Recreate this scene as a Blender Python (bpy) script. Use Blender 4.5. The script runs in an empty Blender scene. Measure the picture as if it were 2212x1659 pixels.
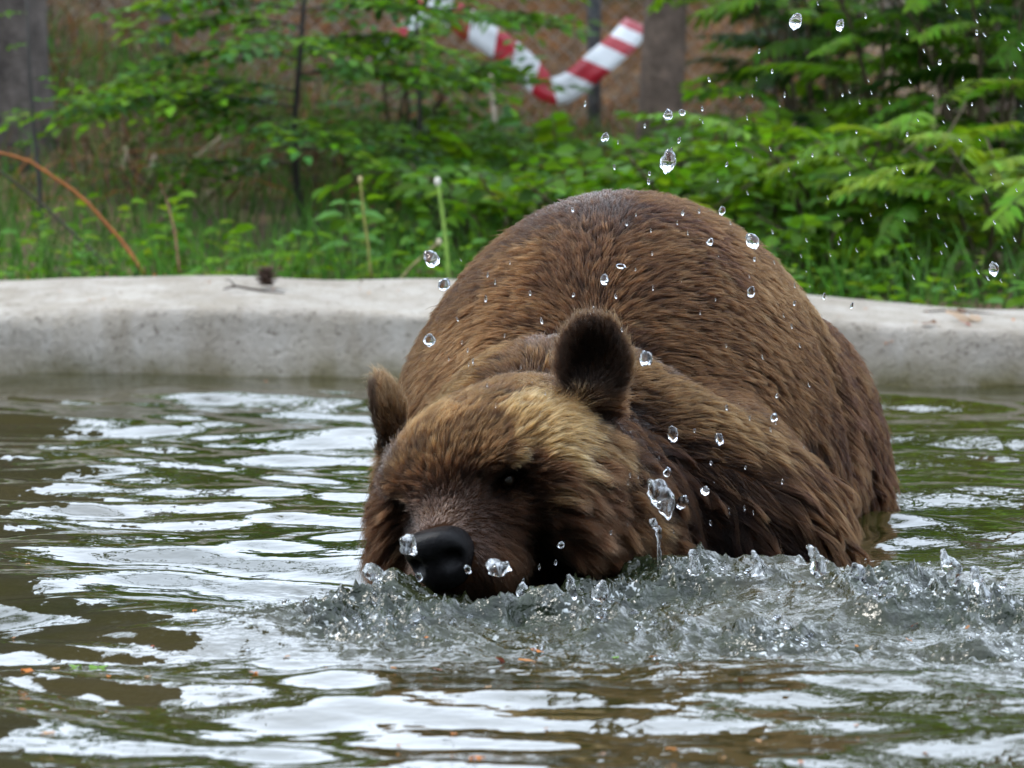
import bpy, math, random
import numpy as np
from mathutils import Vector, Matrix
from mathutils.kdtree import KDTree

random.seed(7)
rng = np.random.default_rng(7)
SC = bpy.context.scene
COL = SC.collection

# ------------------------------------------------------------------ camera
CAM_H, PITCH, FPX = 0.735, math.radians(4.35), 10369.0     # metres, down tilt, focal length (px of a 2212 px wide frame)
cam_d = bpy.data.cameras.new("camera")
cam_d.sensor_width = 36.0
cam_d.lens = 36.0 * FPX / 2212.0
cam_d.clip_start, cam_d.clip_end = 0.1, 600.0
cam_d.dof.use_dof = True
cam_d.dof.focus_distance = 6.45
cam_d.dof.aperture_fstop = 9.8
cam = bpy.data.objects.new("camera", cam_d)
COL.objects.link(cam)
cam.location = (0, 0, CAM_H)
cam.rotation_euler = (math.pi / 2 - PITCH, 0, 0)
SC.camera = cam

# ------------------------------------------------------------------ world: bright overcast sky, soft sun
SUN_EL, SUN_AZ = math.radians(54), math.radians(-72)         # azimuth from +Y towards +X
w = bpy.data.worlds.new("World"); SC.world = w; w.use_nodes = True
nt = w.node_tree; nt.nodes.clear()
sky = nt.nodes.new("ShaderNodeTexSky"); sky.sky_type = 'NISHITA'; sky.sun_disc = False
sky.sun_elevation = SUN_EL; sky.sun_rotation = SUN_AZ
sky.air_density = 1.0; sky.dust_density = 3.0; sky.ozone_density = 1.0
cloud = nt.nodes.new("ShaderNodeRGB"); cloud.outputs[0].default_value = (28.0, 32.0, 37.5, 1)
mx = nt.nodes.new("ShaderNodeMix"); mx.data_type = 'RGBA'; mx.inputs[0].default_value = 0.8
bg = nt.nodes.new("ShaderNodeBackground"); bg.inputs[1].default_value = 0.1
wo = nt.nodes.new("ShaderNodeOutputWorld")
nt.links.new(sky.outputs[0], mx.inputs[6]); nt.links.new(cloud.outputs[0], mx.inputs[7])
nt.links.new(mx.outputs[2], bg.inputs[0]); nt.links.new(bg.outputs[0], wo.inputs[0])
sun_d = bpy.data.lights.new("sun", 'SUN'); sun_d.energy = 2.2; sun_d.angle = math.radians(16); sun_d.color = (1.0, 0.95, 0.87)
sun = bpy.data.objects.new("sun", sun_d); COL.objects.link(sun)
sdir = Vector((math.sin(SUN_AZ) * math.cos(SUN_EL), math.cos(SUN_AZ) * math.cos(SUN_EL), math.sin(SUN_EL)))
sun.rotation_euler = (-sdir).to_track_quat('-Z', 'Y').to_euler(); sun.location = (-4, 6, 12)
SC.view_settings.view_transform = 'Standard'; SC.view_settings.look = 'None'
SC.view_settings.exposure = 0.32; SC.view_settings.gamma = 1.0
SC.view_settings.use_curve_mapping = False
SC.render.engine = 'CYCLES'
cy = SC.cycles
cy.max_bounces = 7; cy.diffuse_bounces = 3; cy.glossy_bounces = 4; cy.transmission_bounces = 6; cy.transparent_max_bounces = 8
cy.caustics_reflective = False; cy.caustics_refractive = False; cy.sample_clamp_indirect = 4.0
cy.use_denoising = True
SC.cycles_curves.shape = 'RIBBONS'; SC.cycles_curves.subdivisions = 2

# ------------------------------------------------------------------ helpers
ST, CT = math.sin(PITCH), math.cos(PITCH)
def P(u, v, Y):
    """the place that the survey of the photograph gives for a point seen at (u, v) and standing at distance Y"""
    up = (829.5 - v) / FPX
    t = Y / (CT + up * ST)
    return np.array((t * (u - 1106) / FPX, Y, CAM_H + t * (-ST + up * CT)))
def on_z(u, v, z=0.0):
    up = (829.5 - v) / FPX
    dz = -ST + up * CT
    t = (z - CAM_H) / dz
    return np.array((t * (u - 1106) / FPX, t * (CT + up * ST), z))
def smooth(a, b, x):
    t = np.clip((x - a) / (b - a), 0, 1)
    return t * t * (3 - 2 * t)
def _h(ix, iy, iz, s):
    n = (ix * 374761393 + iy * 668265263 + iz * 2147483647 + s * 974634777) & 0xFFFFFFFF
    n = ((n ^ (n >> 13)) * 1274126177) & 0xFFFFFFFF
    n = n ^ (n >> 16)
    return (n & 0xFFFF).astype(np.float64) / 65535.0 * 2 - 1
def noise3(p, s=0):
    p = np.asarray(p, float); i = np.floor(p).astype(np.int64); f = p - i; f = f * f * f * (f * (f * 6 - 15) + 10)
    x, y, z = i[..., 0], i[..., 1], i[..., 2]; fx, fy, fz = f[..., 0], f[..., 1], f[..., 2]
    r = 0
    for a in (0, 1):
        for b in (0, 1):
            for c in (0, 1):
                wgt = (fx if a else 1 - fx) * (fy if b else 1 - fy) * (fz if c else 1 - fz)
                r = r + wgt * _h(x + a, y + b, z + c, s)
    return r
def noise2(x, y, s=0):
    i = np.floor(x).astype(np.int64); j = np.floor(y).astype(np.int64); fx = x - i; fy = y - j
    fx = fx * fx * fx * (fx * (fx * 6 - 15) + 10); fy = fy * fy * fy * (fy * (fy * 6 - 15) + 10); z = np.zeros_like(i)
    return (_h(i, j, z, s) * (1 - fx) * (1 - fy) + _h(i + 1, j, z, s) * fx * (1 - fy)
            + _h(i, j + 1, z, s) * (1 - fx) * fy + _h(i + 1, j + 1, z, s) * fx * fy)
def fbm2(x, y, s=0, o=4):
    r = 0; a = 1.0
    for k in range(o):
        r = r + a * noise2(x * 2 ** k + 17.3 * k, y * 2 ** k - 9.1 * k, s + k); a *= 0.5
    return r
def unit(v):
    return v / np.maximum(np.linalg.norm(v, axis=-1, keepdims=True), 1e-9)

def mesh_np(name, verts, faces, mat=None, smooth_sh=True, col=None, cname="tint", mats=None, midx=None):
    """verts (N,3); faces (M,k) array of one size"""
    me = bpy.data.meshes.new(name)
    verts = np.asarray(verts, np.float32); faces = np.asarray(faces, np.int32); k = faces.shape[1]
    me.vertices.add(len(verts)); me.vertices.foreach_set('co', verts.ravel())
    me.loops.add(faces.size); me.loops.foreach_set('vertex_index', faces.ravel())
    me.polygons.add(len(faces)); me.polygons.foreach_set('loop_start', np.arange(0, faces.size, k, dtype=np.int32))
    if midx is not None: me.polygons.foreach_set('material_index', np.asarray(midx, np.int32))
    me.polygons.foreach_set('use_smooth', np.full(len(faces), smooth_sh))
    if col is not None:
        a = me.attributes.new(cname, 'FLOAT_COLOR', 'POINT')
        c4 = np.ones((len(verts), 4), np.float32); c4[:, :3] = col; a.data.foreach_set('color', c4.ravel())
    me.update(calc_edges=True); me.validate()
    for m in (mats or ([mat] if mat else [])): me.materials.append(m)
    return me
def obj(name, me, parent=None, loc=None):
    o = bpy.data.objects.new(name, me); COL.objects.link(o)
    if parent is not None: o.parent = parent
    if loc is not None: o.location = loc
    return o
def empty(name, loc=(0, 0, 0), rz=0.0):
    o = bpy.data.objects.new(name, None); COL.objects.link(o); o.location = loc; o.rotation_euler = (0, 0, rz)
    o.empty_display_size = 0.05
    return o
def tag(o, label=None, cat=None, group=None, kind=None):
    if label: o['label'] = label
    if cat: o['category'] = cat
    if group: o['group'] = group
    if kind: o['kind'] = kind
    return o
class MB:
    """collects triangles"""
    def __init__(s): s.v = []; s.f = []; s.c = []; s.n = 0
    def add(s, v, f, c=None):
        v = np.asarray(v, float); f = np.asarray(f, int)
        if f.shape[1] == 4: f = np.vstack((f[:, :3], f[:, [0, 2, 3]]))
        s.v.append(v); s.f.append(f + s.n); s.n += len(v)
        s.c.append(np.tile(np.asarray(c if c is not None else (1, 1, 1), float), (len(v), 1)) if c is None or np.ndim(c) == 1 else c)
    def tube(s, pts, rad, seg=6, c=None, cap=True):
        pts = np.asarray(pts, float); n = len(pts); rad = np.broadcast_to(np.asarray(rad, float), (n,))
        t = unit(np.gradient(pts, axis=0))
        ref = np.array((0.31, 0.17, 0.93)) if abs(t[0] @ np.array((0.31, 0.17, 0.93))) < 0.9 else np.array((1.0, 0, 0))
        a = unit(np.cross(t, ref)); b = np.cross(t, a)
        th = np.linspace(0, 2 * np.pi, seg, endpoint=False)
        v = pts[:, None] + rad[:, None, None] * (np.cos(th)[None, :, None] * a[:, None] + np.sin(th)[None, :, None] * b[:, None])
        v = v.reshape(-1, 3); i = np.arange(n - 1)[:, None] * seg; j = np.arange(seg)[None]; j2 = (j + 1) % seg
        f = np.stack((i + j, i + j2, i + seg + j2, i + seg + j), -1).reshape(-1, 4)
        f = np.vstack((f[:, :3], f[:, [0, 2, 3]]))
        if cap:
            v = np.vstack((v, pts[0], pts[-1])); q = np.arange(seg); q2 = (q + 1) % seg; e = (n - 1) * seg
            f = np.vstack((f, np.stack((q2, q, np.full(seg, n * seg)), -1), np.stack((e + q, e + q2, np.full(seg, n * seg + 1)), -1)))
        s.add(v, f, c)
    def leaves(s, pos, d, nrm, length, wid, col, fold=0.12, droop=0.15):
        """pointed leaves folded along the midrib: 7 points, 6 triangles each"""
        pos = np.asarray(pos, float); N = len(pos); d = unit(np.asarray(d, float)); nrm = np.asarray(nrm, float)
        side = unit(np.cross(d, nrm)); nn = np.cross(side, d); L = np.broadcast_to(length, (N,))[:, None]; W = np.broadcast_to(wid, (N,))[:, None] * L
        A = pos; Bm = pos + d * L * 0.5 - nn * L * droop * 0.25; T = pos + d * L - nn * L * droop
        l1 = pos + d * L * 0.28 + side * W * 0.45 + nn * W * fold; r1 = pos + d * L * 0.28 - side * W * 0.45 + nn * W * fold
        l2 = pos + d * L * 0.62 + side * W * 0.42 + nn * W * fold - nn * L * droop * 0.35; r2 = pos + d * L * 0.62 - side * W * 0.42 + nn * W * fold - nn * L * droop * 0.35
        v = np.stack((A, l1, l2, T, r2, r1, Bm), 1).reshape(-1, 3)
        base = np.array([(0, 6, 1), (1, 6, 2), (2, 6, 3), (3, 6, 4), (4, 6, 5), (5, 6, 0)])
        f = (np.arange(N)[:, None, None] * 7 + base[None]).reshape(-1, 3)
        s.add(v, f, np.repeat(np.broadcast_to(col, (N, 3)), 7, axis=0))
    def blades(s, pos, d, length, width, bend, col):
        """grass blades: 3 segments, tapering"""
        N = len(pos); d = unit(d); L = np.broadcast_to(length, (N,))[:, None]; W = np.broadcast_to(width, (N,))[:, None]
        side = unit(np.cross(d, rng.normal(size=(N, 3)))); v = []
        for t, wd in ((0, 1), (0.4, 0.85), (0.75, 0.5)):
            c = pos + d * L * t + bend * L * t * t
            v += [c - side * W * wd * 0.5, c + side * W * wd * 0.5]
        v.append(pos + d * L + bend * L)
        v = np.stack(v, 1).reshape(-1, 3)
        base = np.array([(0, 1, 3), (0, 3, 2), (2, 3, 5), (2, 5, 4), (4, 5, 6)])
        f = (np.arange(N)[:, None, None] * 7 + base[None]).reshape(-1, 3)
        s.add(v, f, np.repeat(np.broadcast_to(col, (N, 3)), 7, axis=0))
    def mesh(s, name, mat, sm=True):
        return mesh_np(name, np.vstack(s.v), np.vstack(s.f), mat, sm, np.vstack(s.c))

# ------------------------------------------------------------------ materials
def new_mat(name):
    m = bpy.data.materials.new(name); m.use_nodes = True; m.node_tree.nodes.clear()
    N = m.node_tree.nodes; L = m.node_tree.links
    out = N.new("ShaderNodeOutputMaterial")
    return m, N, L, out
def ramp(N, pts):
    r = N.new("ShaderNodeValToRGB"); e = r.color_ramp.elements
    while len(e) < len(pts): e.new(0.5)
    for k, (p, c) in enumerate(pts): e[k].position = p; e[k].color = (*c, 1)
    return r
def tex(N, L, scale, detail=4, rough=0.6, vec=None, kind="ShaderNodeTexNoise"):
    t = N.new(kind); t.inputs['Scale'].default_value = scale
    if kind == "ShaderNodeTexNoise": t.inputs['Detail'].default_value = detail; t.inputs['Roughness'].default_value = rough
    if vec is not None: L.new(vec, t.inputs['Vector'])
    return t
def m_noise(name, cols, scale, rough=0.8, bump=0.3, bscale=None, bdist=0.01, spec=0.3, tint=False):
    m, N, L, out = new_mat(name); b = N.new("ShaderNodeBsdfPrincipled"); tc = N.new("ShaderNodeTexCoord")
    t = tex(N, L, scale, 6, 0.65, tc.outputs['Object']); r = ramp(N, cols); L.new(t.outputs[0], r.inputs[0])
    c = r.outputs[0]
    if tint:
        at = N.new("ShaderNodeAttribute"); at.attribute_name = "tint"; mm = N.new("ShaderNodeMix"); mm.data_type = 'RGBA'; mm.blend_type = 'MULTIPLY'; mm.inputs[0].default_value = 1
        L.new(c, mm.inputs[6]); L.new(at.outputs[0], mm.inputs[7]); c = mm.outputs[2]
    L.new(c, b.inputs['Base Color']); b.inputs['Roughness'].default_value = rough; b.inputs['Specular IOR Level'].default_value = spec
    if bump:
        t2 = tex(N, L, bscale or scale * 4, 6, 0.7, tc.outputs['Object']); bp = N.new("ShaderNodeBump"); bp.inputs['Strength'].default_value = bump; bp.inputs['Distance'].default_value = bdist
        L.new(t2.outputs[0], bp.inputs['Height']); L.new(bp.outputs[0], b.inputs['Normal'])
    L.new(b.outputs[0], out.inputs[0]); return m
def m_leaf(name, trans=0.45, rough=0.55):
    m, N, L, out = new_mat(name); at = N.new("ShaderNodeAttribute"); at.attribute_name = "tint"
    b = N.new("ShaderNodeBsdfPrincipled"); b.inputs['Roughness'].default_value = rough; b.inputs['Specular IOR Level'].default_value = 0.18
    tr = N.new("ShaderNodeBsdfTranslucent"); hs = N.new("ShaderNodeHueSaturation"); hs.inputs['Value'].default_value = 1.25; hs.inputs['Hue'].default_value = 0.49
    ms = N.new("ShaderNodeMixShader"); ms.inputs[0].default_value = trans
    L.new(at.outputs[0], b.inputs['Base Color']); L.new(at.outputs[0], hs.inputs['Color']); L.new(hs.outputs[0], tr.inputs[0])
    L.new(b.outputs[0], ms.inputs[1]); L.new(tr.outputs[0], ms.inputs[2]); L.new(ms.outputs[0], out.inputs[0]); return m
def m_plain(name, col, rough=0.5, spec=0.4, **kw):
    m, N, L, out = new_mat(name); b = N.new("ShaderNodeBsdfPrincipled"); tc = N.new("ShaderNodeTexCoord")
    t = tex(N, L, kw.get('scale', 30), 4, 0.6, tc.outputs['Object'])
    v = kw.get('var', 0.25); r = ramp(N, [(0.3, tuple(c * (1 - v) for c in col)), (0.7, tuple(min(1, c * (1 + v)) for c in col))])
    L.new(t.outputs[0], r.inputs[0]); L.new(r.outputs[0], b.inputs['Base Color'])
    b.inputs['Roughness'].default_value = rough; b.inputs['Specular IOR Level'].default_value = spec
    if 'coat' in kw: b.inputs['Coat Weight'].default_value = kw['coat']
    L.new(b.outputs[0], out.inputs[0]); return m

M_leaf = m_leaf("leaf")
M_drygrass = m_leaf("dry_grass", 0.3, 0.7)
M_stem = m_noise("stem_bark", [(0.3, (0.5, 0.5, 0.5)), (0.7, (1, 1, 1))], 60, 0.8, 0.3, tint=True)
M_bark = m_noise("bark", [(0.25, (0.024, 0.018, 0.015)), (0.5, (0.066, 0.052, 0.044)), (0.75, (0.13, 0.105, 0.09))], 14, 0.9, 0.8, 22, 0.03)
M_bark_red = m_noise("conifer_bark", [(0.25, (0.045, 0.03, 0.022)), (0.55, (0.12, 0.085, 0.065)), (0.8, (0.24, 0.16, 0.12))], 16, 0.9, 0.8, 26, 0.02)
M_ground = m_noise("forest_soil", [(0.3, (0.035, 0.025, 0.014)), (0.5, (0.09, 0.06, 0.032)), (0.72, (0.20, 0.125, 0.06))], 5, 0.95, 0.6, 40, 0.03)

# concrete of the pool rim: speckled, stained, mossy near the waterline
def m_concrete():
    m, N, L, out = new_mat("pool_concrete"); b = N.new("ShaderNodeBsdfPrincipled"); geo = N.new("ShaderNodeNewGeometry"); pos = geo.outputs['Position']
    t1 = tex(N, L, 3.0, 6, 0.7, pos); r1 = ramp(N, [(0.3, (0.24, 0.208, 0.17)), (0.55, (0.36, 0.328, 0.287)), (0.75, (0.45, 0.418, 0.375))]); L.new(t1.outputs[0], r1.inputs[0])
    t2 = tex(N, L, 75, 3, 0.6, pos); r2 = ramp(N, [(0.32, (0.36, 0.32, 0.28)), (0.42, (1, 1, 1))]); L.new(t2.outputs[0], r2.inputs[0])
    mu = N.new("ShaderNodeMix"); mu.data_type = 'RGBA'; mu.blend_type = 'MULTIPLY'; mu.inputs[0].default_value = 0.75; L.new(r1.outputs[0], mu.inputs[6]); L.new(r2.outputs[0], mu.inputs[7])
    # vertical streaks
    mp = N.new("ShaderNodeMapping"); mp.inputs['Scale'].default_value = (6, 6, 1.2); L.new(pos, mp.inputs[0]); t3 = tex(N, L, 2.0, 5, 0.65, mp.outputs[0])
    r3 = ramp(N, [(0.35, (0.62, 0.57, 0.48)), (0.6, (1, 1, 1))]); L.new(t3.outputs[0], r3.inputs[0])
    mu2 = N.new("ShaderNodeMix"); mu2.data_type = 'RGBA'; mu2.blend_type = 'MULTIPLY'; mu2.inputs[0].default_value = 0.6; L.new(mu.outputs[2], mu2.inputs[6]); L.new(r3.outputs[0], mu2.inputs[7])
    # algae stain band above the waterline
    sp = N.new("ShaderNodeSeparateXYZ"); L.new(pos, sp.inputs[0]); mr = N.new("ShaderNodeMapRange"); mr.inputs[1].default_value = 0.0; mr.inputs[2].default_value = 0.06; mr.inputs[3].default_value = 1; mr.inputs[4].default_value = 0
    L.new(sp.outputs[2], mr.inputs[0]); t4 = tex(N, L, 7, 4, 0.6, pos); ml = N.new("ShaderNodeMath"); ml.operation = 'MULTIPLY'; L.new(mr.outputs[0], ml.inputs[0])
    r4 = ramp(N, [(0.35, (0.3, 0.3, 0.3)), (0.6, (1, 1, 1))]); L.new(t4.outputs[0], r4.inputs[0]); L.new(r4.outputs[0], ml.inputs[1])
    mu3 = N.new("ShaderNodeMix"); mu3.data_type = 'RGBA'; mu3.inputs[7].default_value = (0.10, 0.085, 0.035, 1); L.new(ml.outputs[0], mu3.inputs[0]); L.new(mu2.outputs[2], mu3.inputs[6])
    L.new(mu3.outputs[2], b.inputs['Base Color']); b.inputs['Roughness'].default_value = 0.85; b.inputs['Specular IOR Level'].default_value = 0.25
    bp = N.new("ShaderNodeBump"); bp.inputs['Strength'].default_value = 1.0; bp.inputs['Distance'].default_value = 0.014; t5 = tex(N, L, 45, 6, 0.75, pos); L.new(t5.outputs[0], bp.inputs['Height']); L.new(bp.outputs[0], b.inputs['Normal'])
    L.new(b.outputs[0], out.inputs[0]); return m
M_concrete = m_concrete()

# murky pond water; the "tint" red channel carries how much air is churned into it
def m_water():
    m, N, L, out = new_mat("pond_water"); b = N.new("ShaderNodeBsdfPrincipled"); geo = N.new("ShaderNodeNewGeometry"); pos = geo.outputs['Position']
    at = N.new("ShaderNodeAttribute"); at.attribute_name = "tint"; sp = N.new("ShaderNodeSeparateColor"); L.new(at.outputs[0], sp.inputs[0])
    t = tex(N, L, 1.3, 3, 0.5, pos); r = ramp(N, [(0.35, (0.014, 0.015, 0.003)), (0.65, (0.030, 0.024, 0.007))]); L.new(t.outputs[0], r.inputs[0])
    ta = tex(N, L, 30, 5, 0.7, pos); ra = ramp(N, [(0.40, (0.008, 0.011, 0.005)), (0.58, (0.016, 0.022, 0.010)), (0.70, (0.05, 0.06, 0.045)), (0.80, (0.30, 0.32, 0.31))]); L.new(ta.outputs[0], ra.inputs[0])
    mu = N.new("ShaderNodeMix"); mu.data_type = 'RGBA'; L.new(sp.outputs[0], mu.inputs[0]); L.new(r.outputs[0], mu.inputs[6]); L.new(ra.outputs[0], mu.inputs[7])
    tf = tex(N, L, 130, 2, 0.5, pos); rf = ramp(N, [(0.60, (0, 0, 0)), (0.67, (1, 1, 1))]); L.new(tf.outputs[0], rf.inputs[0])
    tg = tex(N, L, 14, 2, 0.5, pos); rg = ramp(N, [(0.46, (0, 0, 0)), (0.66, (1, 1, 1))]); L.new(tg.outputs[0], rg.inputs[0])
    f1 = N.new("ShaderNodeMath"); f1.operation = 'MULTIPLY'; L.new(rf.outputs[0], f1.inputs[0]); L.new(rg.outputs[0], f1.inputs[1])
    f2 = N.new("ShaderNodeMath"); f2.operation = 'MULTIPLY'; f2.use_clamp = True; L.new(f1.outputs[0], f2.inputs[0]); L.new(sp.outputs[0], f2.inputs[1])
    mf = N.new("ShaderNodeMix"); mf.data_type = 'RGBA'; mf.inputs[7].default_value = (0.62, 0.65, 0.66, 1); L.new(f2.outputs[0], mf.inputs[0]); L.new(mu.outputs[2], mf.inputs[6])
    L.new(mf.outputs[2], b.inputs['Base Color']); b.inputs['Roughness'].default_value = 0.015; b.inputs['IOR'].default_value = 1.333
    # fine ripples
    mp = N.new("ShaderNodeMapping"); mp.inputs['Scale'].default_value = (1, 1.0, 1); L.new(pos, mp.inputs[0])
    t1 = tex(N, L, 16, 2, 0.5, mp.outputs[0]); t2 = tex(N, L, 48, 2, 0.5, mp.outputs[0])
    b1 = N.new("ShaderNodeBump"); b1.inputs['Strength'].default_value = 0.22; b1.inputs['Distance'].default_value = 0.01; L.new(t1.outputs[0], b1.inputs['Height'])
    b2 = N.new("ShaderNodeBump"); b2.inputs['Distance'].default_value = 0.008; L.new(t2.outputs[0], b2.inputs['Height']); L.new(b1.outputs[0], b2.inputs['Normal'])
    ml = N.new("ShaderNodeMath"); ml.operation = 'MULTIPLY_ADD'; ml.inputs[1].default_value = 1.0; ml.inputs[2].default_value = 0.012; L.new(sp.outputs[1], ml.inputs[0]); L.new(ml.outputs[0], b2.inputs['Strength'])
    t3 = tex(N, L, 125, 2, 0.5, pos); b3 = N.new("ShaderNodeBump"); b3.inputs['Distance'].default_value = 0.004; L.new(t3.outputs[0], b3.inputs['Height']); L.new(b2.outputs[0], b3.inputs['Normal'])
    m3 = N.new("ShaderNodeMath"); m3.operation = 'MULTIPLY'; m3.inputs[1].default_value = 0.9; L.new(sp.outputs[0], m3.inputs[0]); L.new(m3.outputs[0], b3.inputs['Strength'])
    L.new(b3.outputs[0], b.inputs['Normal']); L.new(b.outputs[0], out.inputs[0]); return m
M_water = m_water()
def m_drop():
    m, N, L, out = new_mat("water_drop"); g = N.new("ShaderNodeBsdfGlass"); g.inputs['IOR'].default_value = 1.33; g.inputs['Roughness'].default_value = 0.0; g.inputs[0].default_value = (0.97, 0.98, 1, 1)
    L.new(g.outputs[0], out.inputs[0]); return m
M_drop = m_drop()
def m_froth():
    m, N, L, out = new_mat("aerated_water"); g = N.new("ShaderNodeBsdfGlass"); g.inputs['IOR'].default_value = 1.33; g.inputs['Roughness'].default_value = 0.05
    d = N.new("ShaderNodeBsdfPrincipled"); d.inputs['Base Color'].default_value = (0.75, 0.78, 0.82, 1); d.inputs['Roughness'].default_value = 0.15
    geo = N.new("ShaderNodeNewGeometry"); mp = N.new("ShaderNodeMapping"); mp.inputs['Scale'].default_value = (1, 1, 0.3); L.new(geo.outputs['Position'], mp.inputs[0])
    t = tex(N, L, 160, 3, 0.6, mp.outputs[0]); r = ramp(N, [(0.46, (0.0, 0.0, 0.0)), (0.66, (0.5, 0.5, 0.5))]); L.new(t.outputs[0], r.inputs[0])
    ms = N.new("ShaderNodeMixShader"); L.new(r.outputs[0], ms.inputs[0]); L.new(g.outputs[0], ms.inputs[1]); L.new(d.outputs[0], ms.inputs[2]); L.new(ms.outputs[0], out.inputs[0]); return m
M_froth = m_froth()

# ------------------------------------------------------------------ pool: rim path, ground, water
# far waterline runs from Y=9.97 (left) to Y=9.6 (right); the pool is a rounded rectangle seen from its near side
FAR_L, FAR_R, POOL_X, NEAR_Y = 9.97, 9.6, 4.2, 1.6
def far_y(x): return 9.80 - 0.20 * np.tanh(x * 0.9) + 0.03 * np.sin(x * 2.1 + 0.6)
path = []
for x in np.linspace(-POOL_X + 0.9, POOL_X - 0.9, 90): path.append((x, float(far_y(x))))
def arc(cx, cy, r, a0, a1, n=10): return [(cx + r * math.cos(a), cy + r * math.sin(a)) for a in np.linspace(a0, a1, n)[1:-1]]
yr = path[-1][1]; yl = path[0][1]; q = math.pi / 2
path += arc(POOL_X - 0.9, yr - 0.9, 0.9, q, 0); path += [(POOL_X, y) for y in np.linspace(yr - 0.9, NEAR_Y + 0.9, 22)]
path += arc(POOL_X - 0.9, NEAR_Y + 0.9, 0.9, 0, -q); path += [(x, NEAR_Y) for x in np.linspace(POOL_X - 0.9, -POOL_X + 0.9, 22)]
path += arc(-POOL_X + 0.9, NEAR_Y + 0.9, 0.9, -q, -2 * q); path += [(-POOL_X, y) for y in np.linspace(NEAR_Y + 0.9, yl - 0.9, 22)]
path += arc(-POOL_X + 0.9, yl - 0.9, 0.9, -2 * q, -3 * q)
path = np.array(path)
tang = unit(np.roll(path, -1, 0) - np.roll(path, 1, 0)); outw = np.stack((-tang[:, 1], tang[:, 0]), -1)
prof = np.array([(-0.16, -0.75), (-0.05, -0.35), (-0.012, -0.06), (0.0, 0.0), (0.012, 0.05), (0.022, 0.095), (0.030, 0.116), (0.042, 0.127), (0.065, 0.132), (0.12, 0.137), (0.22, 0.146), (0.30, 0.156),
                 (0.38, 0.165), (0.45, 0.172), (0.50, 0.168), (0.545, 0.150), (0.58, 0.105), (0.60, 0.02), (0.62, -0.2)])
ncol = len(prof); cols_ = []
px_ = path[:, 0]
top_f = 1.0 + 0.06 * np.sin(px_ * 2.2 + 1.9) - 0.10 * smooth(0.2, 1.0, px_) * (path[:, 1] > 8)
lip_bump = 0.03 * fbm2(px_ * 1.5 + 3, path[:, 1] * 1.5, 5, 3)
V = np.zeros((len(path), ncol, 3))
for j, (d, z) in enumerate(prof):
    n = 0.012 * fbm2(px_ * 4 + j * 0.35, path[:, 1] * 4 + j * 0.2, 11, 3) if 3 < j < ncol - 2 else 0
    zz = z * (top_f if z > 0.02 else 1) + n * 0.55 + (lip_bump * 0.35 if 5 <= j <= 14 else 0)
    if 8 <= j <= 14: zz = zz - (0.035 * smooth(0.2, 0.9, px_) * (path[:, 1] > 8)) * (z - 0.125) / 0.045
    V[:, j, :2] = path + outw * (d + (n if 3 < j < 9 else 0))[..., None] if np.ndim(n) else path + outw * d
    V[:, j, 2] = zz
nP = len(path); i = np.arange(nP)[:, None]; j = np.arange(ncol - 1)[None]; i2 = (i + 1) % nP
F = np.stack((i * ncol + j, i * ncol + j + 1, i2 * ncol + j + 1, i2 * ncol + j), -1).reshape(-1, 4)
me = mesh_np("pool_rim", V.reshape(-1, 3), F, M_concrete)
rim = tag(obj("pool_rim", me), "low rounded pale concrete rim around the bear's pool", "pool wall")
rm = rim.modifiers.new("fine", 'SUBSURF'); rm.levels = 1; rm.render_levels = 1
rim_bvh = None
def rim_z(x, y):
    """height of the rim's top at (x, y) on the far side"""
    k = int(np.argmin(np.abs(path[:90, 0] - x))); d = y - path[k, 1]
    return float(np.interp(d, prof[:, 0] if False else V[k, :, 1] - path[k, 1], V[k, :, 2]))

def bank(x, y):
    """forest floor: flat behind the rim, a bank rising to the left and behind"""
    b = 0.10 + 0.25 * smooth(10.6, 13.5, y) + 0.35 * smooth(13.5, 19, y) + 0.5 * smooth(19, 45, y)
    b = b + 0.62 * smooth(0.2, -1.6, x) * smooth(11.8, 15.5, y)
    return b + 0.03 * fbm2(x * 1.3, y * 1.3, 21, 3) * smooth(10.6, 11.4, y)
gx = np.concatenate((np.linspace(-160, -8, 20), np.linspace(-7.8, 7.8, 120), np.linspace(8, 160, 20)))
gy = np.concatenate((np.linspace(-140, 1.0, 20), np.linspace(1.2, 10.4, 40), np.linspace(10.5, 22, 120), np.linspace(22.5, 220, 30)))
GX, GY = np.meshgrid(gx, gy); GZ = bank(GX, GY)
inside = (np.abs(GX) < POOL_X + 0.25) & (GY > NEAR_Y - 0.25) & (GY < far_y(GX) + 0.3)
GZ = np.where(inside, -0.7, GZ)
ny, nx = GX.shape; ii = np.arange(ny - 1)[:, None] * nx; jj = np.arange(nx - 1)[None]
F = np.stack((ii + jj, ii + jj + 1, ii + nx + jj + 1, ii + nx + jj), -1).reshape(-1, 4)
tag(obj("ground", mesh_np("ground", np.stack((GX, GY, GZ), -1).reshape(-1, 3), F, M_ground)), kind="structure")

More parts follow.
